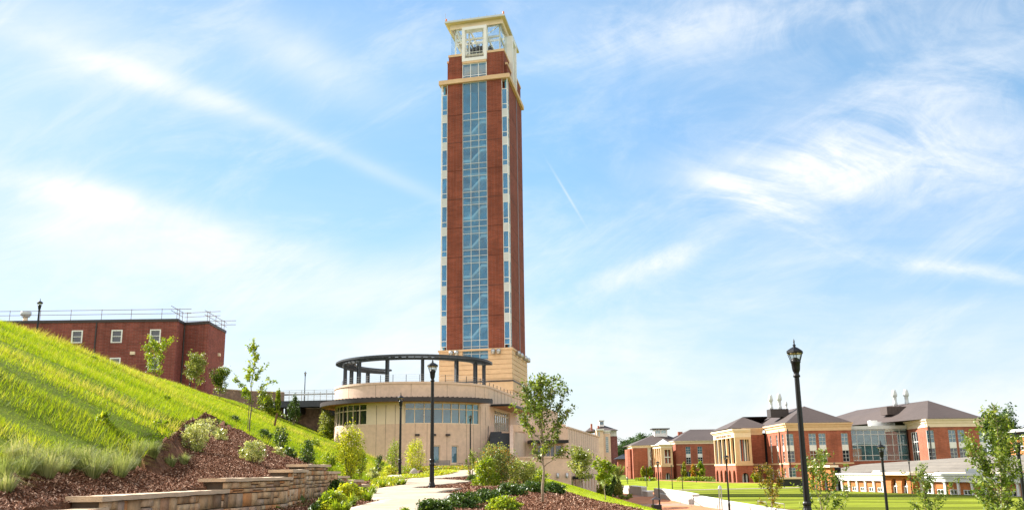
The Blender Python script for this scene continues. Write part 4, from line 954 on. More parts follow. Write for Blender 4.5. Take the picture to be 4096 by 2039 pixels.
# ------------------------------------------------------------------ dormitory on the hill
dm = thing('brick_dormitory', (-50, 125, 9.5), 'dark red flat-roofed brick building with white sash windows behind the grassy hill', 'building')
YA = 118.; P1 = atY(711, 1274, YA); dF = Frame((-78, YA), (P1.x, YA)); zd = P1.z
P2_ = atY(738, 1290, YA*1.026); P3 = atY(834, 1284, YA*1.02); P4 = atY(903, 1322, YA*1.092)
W1 = [dF.rect(*q) for q in ((288, 1321, 328, 1371), (447, 1319, 487, 1370), (601, 1317, 641, 1368), (440, 1430, 480, 1470), (594, 1428, 634, 1478))]
b = MB(); holes(b, dF, 0, dF.L, 6, zd-.35, W1, 0, .5); q = Frame(P1, P2_); b.box(q, .002, q.L, 0, .4, 6, zd-.35); q2 = Frame(P2_, P3); b.box(q2, 0, q2.L, 0, .4, 6, zd-.35); q3 = Frame(P3, P4); b.box(q3, .002, q3.L, 0, .4, 6, zd-.35)
b.build('brick_wall', M['brick3'], dm)
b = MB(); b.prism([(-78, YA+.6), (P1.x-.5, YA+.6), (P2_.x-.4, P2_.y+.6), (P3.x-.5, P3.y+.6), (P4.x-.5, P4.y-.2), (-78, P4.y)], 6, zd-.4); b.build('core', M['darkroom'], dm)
b = MB()
for f in (dF, q, q2, q3): b.box(f, -.05, f.L+.04, -.10, .5, zd-.35, zd)
b.prism([(-78, YA+.4), (P1.x, YA+.4), (P2_.x, P2_.y+.3), (P3.x, P3.y+.4), (P4.x, P4.y-.2), (-78, P4.y)], zd-.2, zd-.04); b.build('roof_edge', M['darkbrown'], dm)
M['winwhite'] = M['white']
for o in W1:
    f = MB(); s0, s1, z0, z1 = o; 
    f.box(dF, s0, s0+.16, -.05, .14, z0, z1); f.box(dF, s1-.16, s1, -.05, .14, z0, z1); f.box(dF, s0+.16, s1-.16, -.05, .14, z1-.16, z1); f.box(dF, s0+.16, s1-.16, -.05, .14, z0, z0+.12); f.box(dF, s0+.16, s1-.16, .02, .12, (z0+z1)/2-.04, (z0+z1)/2+.04)
    fo = f.build('sash_window', M['white'], dm); g = MB(); g.box(dF, s0+.14, s1-.14, .13, .17, (z0+z1)/2, z1-.1); g.build('pane', M['glass_dark'], fo); g = MB(); g.box(dF, s0+.14, s1-.14, .14, .18, z0+.1, (z0+z1)/2); g.build('pane', M['glass_dark'], fo)
b = MB()
for f, s in ((dF, dF.hit(383, 1350)[0]), (q, q.L-.15)): b.tube([f.p(s, -.1, 7), f.p(s, -.1, zd-.4)], .09, 6)
b.build('downpipe', M['darkbrown'], dm)
for f, px, py in ((dF, 532, 1412), (q3, 873, 1418)):
    s, z = f.hit(px, py); b = MB(); b.box(f, s-.3, s+.3, -.25, -.005, z-.2, z+.2); b.build('wall_light', M['cream2'], dm)
gr = thing('roof_guardrail', (-50, 119, zd), 'rusty two-rail pipe guardrail round the flat roof of the brick building', 'railing')
b = MB(); zr = zd
def rail(f, s0, s1, ps, z):
    for h in (1.28, .72): b.tube([f.p(s0, .25, z+h), f.p(s1, .25, z+h)], .035, 5)
    for s in ps: b.tube([f.p(s, .25, z), f.p(s, .25, z+1.38)], .035, 5)
L_ = dF.L; rail(dF, 0, L_+1.6, [dF.hit(px, 1260)[0] for px in (35, 157, 280, 403, 522, 644, 715)], zr)
rail(q, -2.2, q.L, [.4, q.L-.2], zr); rail(q2, -.2, q2.L+1.5, [.2, q2.L], zr); rail(q3, -1., q3.L+1.2, [.3, q3.L*.5, q3.L], zr); fb2 = Frame((-60, P4.y-1), (P4.x+1.6, P4.y-1)); rail(fb2, 12, fb2.L, [fb2.L-2], zr)
b.build('pipework', M['scaffold'], gr)
v = thing('roof_vent', atY(100, 1290, 122), 'pale round hooded vent standing on the flat brick roof', 'roof vent'); p = v.location
b = MB(); b.lathe([(.32, 0), (.30, 1.25)], (p.x, p.y, zd-.1), 14); b.build('stack', M['cream2'], v, True); b = MB(); b.lathe([(.52, 1.25), (.55, 1.3), (.34, 1.32), (.62, 1.45), (.68, 1.5), (.66, 1.95), (.2, 2.02)], (p.x, p.y, zd-.1), 16); b.build('hood', M['greypanel'], v, True)
# ------------------------------------------------------------------ science building across the quad
ZB, ZS, ZE = -4.3, .75, 11.1
def hip(b, c, zt_, over=.9, ridge=None, flat=None):      # c: four corners in order; ridge: two points
    c = [Vector((p[0], p[1], 0)) for p in c]; m = sum(c, Vector())/4
    e = [p+(p-m).normalized()*over*1.3 for p in c]
    vs = [(p.x, p.y, zt_) for p in e]+[tuple(r) for r in ridge]
    b.add(vs, [(0, 1, 4), (1, 2, 5, 4), (2, 3, 5), (3, 0, 4, 5), (3, 2, 1, 0)])
def cornice(b, fr, s0, s1, z0, z1, mi=0):
    b.box(fr, s0-.12, s1+.12, -.15, .2, z0, z0+(z1-z0)*.5, mi); b.box(fr, s0-.3, s1+.3, -.35, .2, z0+(z1-z0)*.5+.002, z0+(z1-z0)*.8, mi); b.box(fr, s0-.55, s1+.55, -.65, .2, z0+(z1-z0)*.8+.002, z1, mi)
def wincol(parent, fr, s0, s1, zlo, zhi, ops, wide=2, gm=None, ground=None):
    h = zhi-zlo; zm0 = zlo+h*.40; zm1 = zlo+h*.585
    ops.append((s0, s1, zlo, zhi))
    window(parent, fr, (s0, s1, zm1, zhi), wide, 3, .2, M['greypanel'], gm or M['glass_blue'], .10)
    window(parent, fr, (s0, s1, zlo, zm0), wide, 3, .2, M['greypanel'], gm or M['glass_dark'], .10)
    p = MB(); p.box(fr, s0, s1, .10, .3, zm0, zm1); p.build('spandrel_panel', M['white'], parent)
sb = thing('science_building', (75, 255, -4.2), 'large brick hall with cream columned portico, arches and hipped metal roof across the quad', 'building')
sF = Frame((71.2, 247.), (88.2, 247.5)); sL = Frame((71.35, 268.), (71.2, 247.), e2=(1, 0, 0))
z_w0, z_w1 = ZS+.35, 8.35
ops = []
for x0, x1 in ((3145, 3173), (3234, 3263), (3274, 3302), (3364, 3391)):
    a = sF.hit(x0, 1740)[0]; c = sF.hit(x1, 1740)[0]; wincol(sb, sF, a, c, z_w0, z_w1, ops)
    ops.append((a, c, -3.6, -.2)); window(sb, sF, (a, c, -2.6, -.2), 2, 3, .2, M['greypanel'], M['glass_blue'], .10); p = MB(); p.box(sF, a, c, .1, .3, -3.6, -2.6); p.build('sill_panel', M['white'], sb)
b = MB(); holes(b, sF, 0, sF.L, ZB, 9.1, ops, 0, .5)
opl = []
for k in (.22, .52, .80):
    a = sL.L*k-.8; wincol(sb, sL, a, a+1.6, z_w0, z_w1, opl, 1)
    opl.append((a, a+1.6, -3.4, -.4)); window(sb, sL, (a, a+1.6, -3.4, -.4), 1, 3, .2, M['white'], M['glass_dark'], .1)
holes(b, sL, 0, sL.L-.5, ZB, 9.1, opl, 0, .5)
mF = Frame((60.9, 270.), (71.35, 268.4)); b.box(mF, 4.6, mF.L-.5, 0, .5, ZB, 8.9)
b.build('brick_wall', M['brick2'], sb)
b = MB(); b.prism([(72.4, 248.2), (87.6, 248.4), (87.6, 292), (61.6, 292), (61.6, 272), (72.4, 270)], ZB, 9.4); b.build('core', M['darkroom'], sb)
b = MB(); b.box(sF, -.05, sF.L+.05, -.10, .1, ZS-.25, ZS+.15); b.box(sL, .05, sL.L-.05, -.10, .1, ZS-.25, ZS+.15); b.box(mF, 4.7, mF.L-.2, -.1, .1, ZS-.25, ZS+.15); b.build('string_course', M['cream'], sb)
b = MB(); cornice(b, sF, 0, sF.L, 9.1, ZE); cornice(b, sL, 0, sL.L-.9, 9.1, ZE-.003); cornice(b, mF, 4.6, mF.L-1, 8.9, ZE-.3); b.build('cornice', M['cream'], sb)
b = MB(); hip(b, [(71.2, 247), (88.2, 247.5), (88.2, 292), (71.2, 292)], ZE+.02, .6, [(79.3, 256.5, 16.0), (79.6, 284, 16.0)])
b.build('roof', M['roofmetal'], sb)
b = MB(); hip(b, [(61.2, 270.3), (73., 269), (73., 293), (61.2, 293)], ZE-.25, .6, [(67.3, 277, 14.4), (76., 280, 14.6)]); b.build('roof', M['roofmetal'], sb)
b = MB(); b.cube((73.6, 262.5, 13.4), 5, 4, 2.2); b.build('roof_plant', M['darkbrown'], sb)
fan = [(.60, 0), (.60, .9), (.50, 1.0), (.50, 2.3), (.58, 2.4), (.74, 2.6), (.74, 3.1), (.58, 3.8), (.44, 4.2)]
for x, y, k in ((71.9, 262.5, 1.), (74.3, 262.5, 1.08), (76.3, 263, .55)):
    b = MB(); b.lathe([(r*k*.92, z*k) for r, z in fan], (x, y, 15.4), 14); b.build('exhaust_stack', M['greypanel'], sb, True)
b = MB()
for f, s in ((mF, 6.0), (sL, sL.L*.68), (sF, .25)): b.tube([f.p(s, -.15, ZB), f.p(s, -.15, 9.6)], .14, 6)
b.build('downpipe', M['darkbrown'], sb)
# portico: its left face (towards the sun) and its front
def portico(parent, near, far, right, zs, ztop, ze, n, inscription=None, zgl=None, glassbay=False):
    L = Frame(far, near, e2=(Vector((right[0]-near[0], right[1]-near[1], 0)))); Rr = Frame(near, right, e2=(Vector((far[0]-near[0], far[1]-near[1], 0))))
    b = MB(); pit = L.L/n
    b.archwall(L, 0, L.L-.01, ZB, zs-.3, [((i+.5)*pit, pit*.58, zs-3.0) for i in range(n)], 0, .6)
    b.archwall(Rr, .6, Rr.L, ZB, zs-.3, [(Rr.L*.52, Rr.L*.40, zs-3.2)], 0, .6); b.build('arcade', M['brick2'], parent)
    b = MB(); b.box(L, -.1, L.L, -.15, .7, zs-.3, zs+.25); b.box(Rr, .7, Rr.L+.1, -.15, .7, zs-.3, zs+.25); b.build('string_course', M['cream'], parent)
    for i in range(n+1):
        b = MB(); s = min(max(pit*i, .3), L.L-.31); b.box(L, s-.3, s+.3, .06, .66, zs+.25, ztop); b.build('pilaster', M['cream'], parent)
    b = MB(); holes(b, Rr, .62, Rr.L, zs+.25, ztop, [(Rr.L*.30, Rr.L*.86, zs+.9, ztop-.6)], .06, .6); b.build('front_wall', M['cream'], parent)
    b = MB(); h = ze-ztop; b.box(L, 0, L.L, 0, .7, ztop, ztop+h*.62); b.box(Rr, .7, Rr.L, .0, .7, ztop, ztop+h*.62); b.box(L, -.25, L.L+.25, -.25, 4.6, ztop+h*.62+.002, ztop+h*.80); b.box(L, -.55, L.L+.55, -.6, 4.6, ztop+h*.80+.002, ze); b.build('entablature', M['cream2'], parent)
    b = MB(); b.box(L, .6, L.L-.65, 3.6, 3.8, ZB, ztop); b.box(L, .6, L.L-.65, .7, 3.6, zs-.1, zs+.1); b.build('inner_wall', M['tan'] if zgl is None else M['brick2'], parent)
    b = MB(); b.box(Rr, Rr.L*.30-.3, Rr.L*.86+.3, 1.6, 1.7, zs+.3, ztop)
    b.build('inner_glass', M['glass_dark'], parent)
    for i in range(3 if not glassbay else 4):
        q = MB(); s = Rr.L*(.36+.15*i); q.box(Rr, s-.16, s+.16, 1.2, 1.5, zs+.3, ztop-.3); q.build('inner_column', M['brick2'] if i % 2 else M['white'], parent)
    if glassbay:
        q = MB(); q.box(Rr, Rr.L*.30, Rr.L*.86, .7, .8, (zs+ztop)/2-.25, (zs+ztop)/2+.1); q.build('transom', M['white'], parent)
    q = MB(); q.box(Rr, Rr.L*.36, Rr.L*.46, .8, .9, ZB, zs-2.6); q.box(Rr, Rr.L*.58, Rr.L*.68, .8, .9, ZB, zs-2.6); q.build('door', M['greypanel'], parent)
    q = MB(); q.box(Rr, Rr.L*.2, Rr.L*.85, 1.2, 1.3, ZB, zs-.4); q.build('doorway_back', M['darkroom'], parent)
    if inscription:
        cu = bpy.data.curves.new('inscription', 'FONT'); cu.body = inscription; cu.size = 1.0; cu.extrude = .03; cu.align_x = 'CENTER'
        o = bpy.data.objects.new('inscription', cu); col.objects.link(o); cu.materials.append(M['stake'])
        me_ = bpy.data.meshes.new_from_object(o); bpy.data.objects.remove(o); o = bpy.data.objects.new('inscription', me_); col.objects.link(o)
        o.parent = parent; c = L.p(L.L*.5, -.04, ztop+h*.12)-ORG[parent]; e1 = L.e1; e3 = Vector((0, 0, 1)); e2 = e1.cross(e3)
        o.matrix_local = Matrix(((e1.x*1.25, e3.x, e2.x, c.x), (e1.y*1.25, e3.y, e2.y, c.y), (e1.z*1.25, e3.z, e2.z, c.z), (0, 0, 0, 1)))
portico(sb, (60.9, 262.), (60.6, 288.), (65.6, 262.2), ZS, 8.1, 10.4, 5, 'CENTER FOR NATURAL SCIENCES')
# glass link and the second block
sb2 = thing('science_wing', (105, 238, -4.2), 'brick block with hipped metal roof and a tall glass link on its left side', 'building')
gF = Frame((88.3, 249.6), (103.4, 249.0)); tF2 = Frame((102.4, 234.), (116.4, 234.6)); lF2 = Frame((103.7, 249.4), (102.4, 234.), e2=(1, 0, 0))
fo = mullions('link_mullions', gF, .1, gF.L-.1, 8, [1.3, 2.6, 5.2, 8.0, 9.1], 1.2, 9.3, .16, 0, sb2, M['greypanel'])
g = MB(); g.box(gF, .1, gF.L-.1, .03, .06, 1.2, 9.3); g.build('link_glass', M['glass_link'], sb2)
b = MB(); b.box(gF, -.05, gF.L, -.5, 8, 9.32, 10.2); b.build('link_roof', M['greypanel'], sb2)
b = MB(); b.box(gF, 0, gF.L, 5, 5.2, ZB, 9.3); b.box(gF, 0, gF.L, .1, 5, 5.0, 5.2); b.box(gF, 0, gF.L, -.02, .3, ZB, 1.2); b.build('link_interior', M['brick2'], sb2)
b = MB(); b.cube((99.5, 254, 10.2), 5, 3, 1.2); b.cube((96., 252.5, 10.2), 1.8, 2, 1.5); b.build('roof_plant', M['white'], sb2)
ops = []
for x0, x1 in ((3707, 3735), (3793, 3822), (3830, 3858), (3915, 3941)):
    a = tF2.hit(x0, 1730)[0]; c = tF2.hit(x1, 1730)[0]; wincol(sb2, tF2, a, c, z_w0, z_w1, ops)
b = MB(); holes(b, tF2, 0, tF2.L, ZB, 9.1, ops, 0, .5)
a = lF2.hit(3647, 1780)[0]; ol = [(a, lF2.hit(3675, 1780)[0], z_w0-.3, 8.3)]; window(sb2, lF2, ol[0], 3, 3, .2, M['white'], M['glass_dark'], .14)
holes(b, lF2, .1, lF2.L-.5, ZB, 9.1, ol, 0, .5); b.build('brick_wall', M['brick2'], sb2)
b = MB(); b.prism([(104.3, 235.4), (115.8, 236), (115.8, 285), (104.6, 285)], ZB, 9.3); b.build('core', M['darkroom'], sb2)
b = MB(); b.box(tF2, -.05, tF2.L+.05, -.10, .1, ZS-.25, ZS+.15); b.box(lF2, .15, lF2.L-.05, -.10, .1, ZS-.25, ZS+.15); b.build('string_course', M['cream'], sb2)
b = MB(); cornice(b, tF2, 0, tF2.L, 9.1, ZE); cornice(b, lF2, 0, lF2.L-.9, 9.1, ZE-.003); b.build('cornice', M['cream2'], sb2)
b = MB(); hip(b, [(102.4, 234), (116.4, 234.6), (116.4, 300), (88.2, 300)], ZE+.02, .7, [(108.6, 246, 16.4), (104., 285, 16.4)]); b.build('roof', M['roofmetal'], sb2)
b = MB(); b.cube((104.2, 254, 13.2), 9, 4, 2.1, rad(4)); b.build('roof_plant', M['roofmetal'], sb2)
for x, y in ((104.4, 257.), (107.2, 256.)):
    b = MB(); b.lathe([(r*1.0, z*1.05) for r, z in fan], (x, y, 15.7), 14); b.build('exhaust_stack', M['greypanel'], sb2, True)
b = MB(); b.tube([tF2.p(.3, -.15, ZB), tF2.p(.3, -.15, 9.4)], .14, 6); b.tube([gF.p(gF.L-.2, -.25, ZB), gF.p(gF.L-.2, -.25, 9.3)], .12, 6); b.build('downpipe', M['darkbrown'], sb2)
# ------------------------------------------------------------------ low arcade pavilion with the grey shingle roofs
pv = thing('low_pavilion', (62, 140, -4.1), 'long low orange brick hall with white colonnade and spreading grey shingle roof', 'building')
aF = Frame((54.0, 160.5), (62.5, 112.), e2=(.985, .172, 0))
zg = -4.15; zc_ = aF.hit(3560, 1905)[1]; zt0 = aF.hit(3560, 1922)[1]
s_a = aF.hit(3358, 1950)[0]; s_b = aF.hit(3560, 1950)[0]; s_c = aF.hit(3672, 1950)[0]; s_d = aF.L
b = MB()
bays = []
for s0, s1, n in ((s_a, s_b, 6), (s_c, s_d, 9)):
    for i in range(n): bays.append((s0+(s1-s0)*i/n, s0+(s1-s0)*(i+1)/n))
ops = []
for s0, s1 in bays: w_ = (s1-s0); ops.append((s0+w_*.25, s0+w_*.80, zg+.15, zg+.85))
holes(b, aF, s_a, s_b-.002, zg-.2, zt0, ops, .5, .9); holes(b, aF, s_c+.002, s_d, zg-.2, zt0, ops, .5, .9)
zpv = aF.hit(3600, 1898)[1]
b.archwall(aF, s_b, s_c, zg-.2, zpv, [(s_b+(s_c-s_b)*.34, 1.6, zg+1.2), (s_b+(s_c-s_b)*.72, 1.6, zg+1.2)], -.8, -.2, 0, True)
b.box(aF, s_b, s_b+.4, -.2, .5, zg-.2, zpv); b.box(aF, s_c-.4, s_c, -.2, .5, zg-.2, zpv); b.build('brick_wall', M['brick4'], pv)
for o in ops: window(pv, aF, o, 2, 1, .6, M['white'], M['glass_dark'], .10)
for k in (.34, .72):
    c = s_b+(s_c-s_b)*k; f = MB(); f.box(aF, c-.06, c+.06, -.45, -.3, zg, zg+2.3); f.box(aF, c-.8, c+.8, -.45, -.3, zg+1.05, zg+1.2); f.box(aF, c-.8, c-.7, -.45, -.3, zg, zg+1.2); f.box(aF, c+.7, c+.8, -.45, -.3, zg, zg+1.2)
    fo = f.build('arched_window', M['white'], pv); g = MB(); g.box(aF, c-.8, c+.8, -.3, -.24, zg, zg+2.3); g.build('pane', M['glass_dark'], fo)
for s0, s1, n in ((s_a, s_b, 6), (s_c, s_d, 9)):
    for i in range(n+1):
        s = s0+(s1-s0)*i/n; s = min(max(s, s_a+.25), s1-.25 if s1 == s_d else s_b-.3) if s0 == s_a else max(s, s_c+.3)
        q = MB(); q.box(aF, s-.2, s+.2, .28, .5, zg-.1, zt0-.12); q.box(aF, s-.3, s+.3, .2, .5, zt0-.12, zt0); q.build('column', M['white'], pv)
    b = MB(); e = zt0+(zc_-zt0)
    b.box(aF, s0-.1, s1+.1 if s1 == s_d else s1, .1, .9, zt0+.002, zt0+.5); b.box(aF, s0-.3, s1+.1 if s1 == s_d else s1, -.05, .9, zt0+.502, zt0+.85); b.box(aF, s0-.45, s1+.1 if s1 == s_d else s1, -.25, .9, zt0+.852, zt0+1.15); b.build('entablature', M['white'], pv)
b = MB(); b.box(aF, s_b-1.8, s_c+1.2, -1.7, 2, zpv+.002, zpv+.42); b.build('porch_fascia', M['cream2'], pv)
b = MB(); b.box(aF, s_a, s_d, .92, 1.0, zg-.2, zt0); b.build('core', M['darkroom'], pv)
# the spreading roof: eaves behind the colonnade, long slope up towards the science block
def R_(px, py, z): q = atZ(px, py, z) if abs(z) > .3 else atY(px, py, 175); return q
bk = Frame((58.5, 178.), (70., 118.), e2=(.985, .19, 0))
ze_ = zt0+1.25; zr_ = 1.5
b = MB()
def rp(s, t, z): return bk.p(s, t, z)
b.add([rp(-8, 0, ze_-.4), rp(22, 0, ze_), rp(64, -1.5, ze_), rp(64, 26, zr_), rp(12, 26, zr_), rp(-22, 20, zr_-1.2)], [(0, 1, 4, 5), (1, 2, 3, 4)])
b.add([rp(18, -1.5, ze_+.02), rp(44, -2.5, ze_+.02), rp(31, 13, ze_+2.3)], [(0, 1, 2)])
b.add([rp(-8, 0, ze_-.4), rp(-22, 20, zr_-1.2), rp(-22, 20, ze_-1), rp(-8, 0, ze_-1)], [(0, 1, 2, 3)])
b.build('roof', M['shingle'], pv)
b = MB(); b.box(bk, -8, 20, -.25, .2, ze_-.6, ze_-.22); b.box(bk, 20, 62, -2.7, -2.4, ze_-.40, ze_-.02); b.build('gutter', M['cream2'], pv)
b = MB(); b.box(bk, -8, 64, .3, .8, zg, ze_-.25); b.build('rear_brick_wall', M['brick4'], pv)
for px, py in ((3541, 1886), (3555, 1886), (3569, 1885), (3842, 1875), (3860, 1874), (3880, 1873)):
    d = Vector(ray(px, py)); n_ = (rp(64, -1.5, ze_)-rp(22, 0, ze_)).cross(rp(64, 26, zr_)-rp(22, 0, ze_)); k = rp(22, 0, ze_).dot(n_)/d.dot(n_); p = d*k
    b = MB(); b.cube(p+Vector((0, 0, -.05)), .8, .6, .22); b.build('roof_vent', M['darkroom'], pv)
for px, sc__ in ((3467, .8), (3850, 1.1)):
    s, z = aF.hit(px, 1903); p = aF.p(s, 2.3, zt0+1.1); b = MB(); b.cube(p, 1.4*sc__, 2.6*sc__, .55*sc__, rad(10)); b.build('roof_unit', M['greypanel'], pv)
lF3 = Frame((52.6, 172.), (53.6, 161.2), e2=(.99, .09, 0)); b = MB(); b.archwall(lF3, 0, lF3.L, zg-.2, -.2, [(lF3.L*.28, 2.2, zg+1.6), (lF3.L*.7, 2.2, zg+1.6)], 0, .5, 0, True); b.build('side_wall', M['brick4'], pv)
b = MB(); b.box(lF3, -.5, lF3.L+.5, -.5, 1, -.198, .15); b.build('side_fascia', M['cream2'], pv); b = MB(); b.box(lF3, 0, lF3.L, 1.5, 1.6, zg, -.2); b.build('side_back', M['darkroom'], pv)
dk_ = thing('loading_ramp', (58, 196, -4.1), 'dark low underpass wall at the foot of the brick science hall', 'low wall'); b = MB(); b.box(Frame((56.5, 205), (67., 203)), 0, 10.6, 0, .5, -4.3, -2.6); b.build('ramp_wall', M['darkroom'], dk_); b = MB(); b.box(Frame((56.5, 205), (67., 203)), -.2, 10.8, -.2, .7, -2.598, -2.2); b.build('ramp_cap', M['tan'], dk_)
# ------------------------------------------------------------------ farther halls
fh = thing('cupola_hall', (54, 345, -3.7), 'far brick hall with a glazed white cupola on its roof and a small portico', 'building')
ZB0 = ZB; ZB = -4.2
fF = Frame(tuple(atY(2533, 1850, 345))[:2], tuple(atY(2592, 1850, 345))[:2]); x0 = fF.o.x; x1 = x0+fF.L
fL = Frame((x0+.4, 362), (x0, 345), e2=(1, 0, 0)); zf_ = atY(2560, 1790, 345).z; ze2 = atY(2560, 1779, 345).z
b = MB(); b.box(fF, 0, fF.L, 0, .5, ZB, zf_); b.box(fL, 0, fL.L-.5, 0, .5, ZB, zf_); b.box(Frame((x0-1.4, 350), (x0, 348)), 0, 1.4, 0, 8, ZB, zf_-.4); b.build('brick_wall', M['brick2'], fh)
wx0, wx1 = x1, atY(2607, 1850, 345).x
wF = Frame((wx0, 345.6), (wx1, 345.6)); b = MB(); b.box(wF, 0, wF.L, 0, .5, ZB, zf_); b.build('white_bay', M['white'], fh)
for y0, y1 in ((1802, 1828), (1838, 1864)): o = wF.rect(2599, y0, 2606, y1); window(fh, wF, o, 1, 2, -.1, M['greypanel'], M['glass_dark'], .1)
b = MB(); b.prism([(x0+.6, 346.2), (x0+26, 346.2), (x0+26, 375), (x0+.6, 375)], ZB, zf_); b.build('core', M['brick2'], fh)
b = MB(); cornice(b, fF, 0, x1-x0+14, zf_, ze2-.1); cornice(b, fL, 0, fL.L-.9, zf_, ze2-.103); b.build('cornice', M['cream2'], fh)
b = MB(); cx = atY(2640, 1736, 356); hip(b, [(x0, 345), (x0+22, 345), (x0+22, 374), (x0, 374)], ze2-.05, .8, [(cx.x-2.2, 357, cx.z), (cx.x+2.4, 359, cx.z)]); b.build('roof', M['roofmetal'], fh)
cF = Frame((cx.x-2.3, 354.5), (cx.x+2.5, 354.5)); zc2 = atY(2640, 1716, 354.5).z; b = MB(); zcb = atY(2640, 1738, 354.5).z-.8
holes(b, cF, 0, cF.L, zcb, zc2, [(.4, 2.2, zcb+1.3, zc2-.25), (2.6, 4.4, zcb+1.3, zc2-.25)], 0, 4.4); b.build('cupola', M['white'], fh)
for a in (.4, 2.6): window(fh, cF, (a, a+1.8, zcb+1.3, zc2-.25), 2, 1, .2, M['white'], glassmat('green_glass', (.6, .8, .75), .2, body=(.2, .38, .36)), .1, 'cupola_window')
b = MB(); b.box(cF, -.9, cF.L+.9, -.9, 5.3, zc2+.002, zc2+.4); b.build('cupola_roof', M['darkbrown'], fh)
pr_ = atY(2645, 1850, 330); portico(fh, (pr_.x, 330.), (pr_.x-.8, 344.5), (atY(2692, 1850, 330.5).x, 330.5), atY(2645, 1862, 330).z, atY(2645, 1790, 330).z, atY(2645, 1776, 330).z, 4, None, None, True)
b = MB(); q0 = atY(2645, 1778, 330); zq0 = q0.z; b.add([(q0.x-.5, 331, zq0), (q0.x+4, 331, zq0), (q0.x+4, 343, zq0), (q0.x-.8, 343, zq0), (q0.x+1.8, 337, zq0+2.2)], [(0, 1, 4), (1, 2, 4), (2, 3, 4), (3, 0, 4)]); b.build('skylight', M['greypanel'], fh)
mh = thing('middle_hall', (66, 345, -3.7), 'far brick hall with plain hipped roof between the cupola hall and the science hall', 'building')
kF = Frame(tuple(atY(2706, 1850, 338))[:2], tuple(atY(2860, 1850, 338))[:2]); kL = Frame((kF.o.x-.4, 352), tuple(kF.o)[:2], e2=(1, 0, 0)); zk = atY(2760, 1774, 338).z; zke = atY(2760, 1761, 338).z
ops = []
for a0, a1 in ((2743, 2762), (2790, 2809)): wincol(mh, kF, kF.hit(a0, 1800)[0], kF.hit(a1, 1800)[0], atY(2750, 1856, 338).z, atY(2750, 1785, 338).z, ops)
ops.append((*[kF.hit(q, 1890)[0] for q in (2747, 2762)], ZB+.2, ZB+3)); window(mh, kF, ops[-1], 2, 1, .2, M['greypanel'], M['glass_dark'], .1, 'door')
b = MB(); holes(b, kF, 0, kF.L, ZB, zk, ops, 0, .5); b.box(kL, 0, kL.L-.5, 0, .5, ZB, zk); b.build('brick_wall', M['brick2'], mh)
b = MB(); b.box(kF, -.02, kF.L, -.1, .1, ZB+5.2, ZB+5.6); b.build('string_course', M['cream'], mh)
b = MB(); b.prism([(kF.o.x+.6, 339.2), (kF.o.x+kF.L, 339.2), (kF.o.x+kF.L, 372), (kF.o.x+.6, 372)], ZB, zk); b.build('core', M['darkroom'], mh)
b = MB(); cornice(b, kF, 0, kF.L, zk, zke); cornice(b, kL, 0, kL.L-.9, zk, zke-.003); b.build('cornice', M['cream2'], mh)
r0 = atY(2762, 1716, 352); b = MB(); hip(b, [(kF.o.x, 338), (kF.o.x+kF.L+16, 338), (kF.o.x+kF.L+16, 368), (kF.o.x, 368)], zke+.02, .8, [(r0.x, 353, r0.z), (r0.x+22, 353, r0.z)]); b.build('roof', M['roofmetal'], mh)
b = MB(); q = atY(2720, 1728, 356); b.cube((q.x, 356, q.z-3), 1.6, 1.6, 3.2); b.build('chimney', M['brick2'], mh)
# the tall hall beyond the rear wing
YT = 430.
M['brickfar'] = brickmat('plum_brick', (.27, .105, .095))
th = thing('tall_hall', (44, YT, -3), 'tall pale and plum brick hall with square white lantern far behind the tan wing', 'building')
def X(px): return atY(px, 1800, YT).x
def Z(py): return atY(2430, py, YT).z
def blk(name, m, p0, p1, y0, y1, ztop, zbot=-6): b = MB(); b.prism([(X(p0), YT+y0), (X(p1), YT+y0), (X(p1), YT+y1), (X(p0), YT+y1)], zbot, ztop); return b.build(name, m, th)
blk('brick_block', M['brickfar'], 2443, 2473, 2, 24, Z(1743)); blk('white_storey', M['white'], 2440, 2471, 1.8, 23.8, Z(1720), Z(1743)+.01)
blk('stair_bay', M['tan'], 2414, 2441, -3, 2, Z(1733)); blk('bay_top', M['white'], 2416, 2440, -2.6, 1.7, Z(1722), Z(1733)+.01); blk('left_bay', M['tan'], 2385, 2412, -5, 4, Z(1720)); blk('left_wing', M['tan'], 2352, 2386, 0, 12, Z(1745))
b = MB(); b.box(Frame((X(2382), YT-6), (X(2414), YT-6)), 0, X(2414)-X(2382), 0, 3, Z(1721), Z(1716)); b.box(Frame((X(2412), YT-3.6), (X(2442), YT-3.6)), 0, X(2442)-X(2412), 0, 3, Z(1725), Z(1721)); b.build('trellis', M['white'], th)
f_ = Frame((X(2410), YT-3), (X(2444), YT-3)); o = (*sorted([f_.hit(2423, 1780)[0], f_.hit(2434, 1780)[0]]), f_.hit(2428, 1808)[1], f_.hit(2428, 1745)[1]); window(th, f_, o, 3, 8, -.1, M['greypanel'], M['glass_blue'], .15, 'stair_window')
f_ = Frame((X(2385), YT-5), (X(2412), YT-5)); o = (*sorted([f_.hit(2393, 1740)[0], f_.hit(2399, 1740)[0]]), f_.hit(2396, 1747)[1], f_.hit(2396, 1726)[1]); window(th, f_, o, 1, 3, -.1, M['greypanel'], M['glass_dark'], .15)
b = MB(); hip(b, [(X(2390), YT), (X(2472), YT), (X(2472), YT+26), (X(2390), YT+26)], Z(1720)+.02, 1., [(X(2415), YT+12, Z(1693)), (X(2424), YT+12, Z(1693))]); b.build('roof', M['roofmetal'], th)
b = MB(); hip(b, [(X(2350), YT+1), (X(2392), YT+1), (X(2392), YT+26), (X(2350), YT+26)], Z(1722)+.02, 1., [(X(2371), YT+12, Z(1703)), (X(2373), YT+12, Z(1703))]); b.build('roof', M['roofmetal'], th)
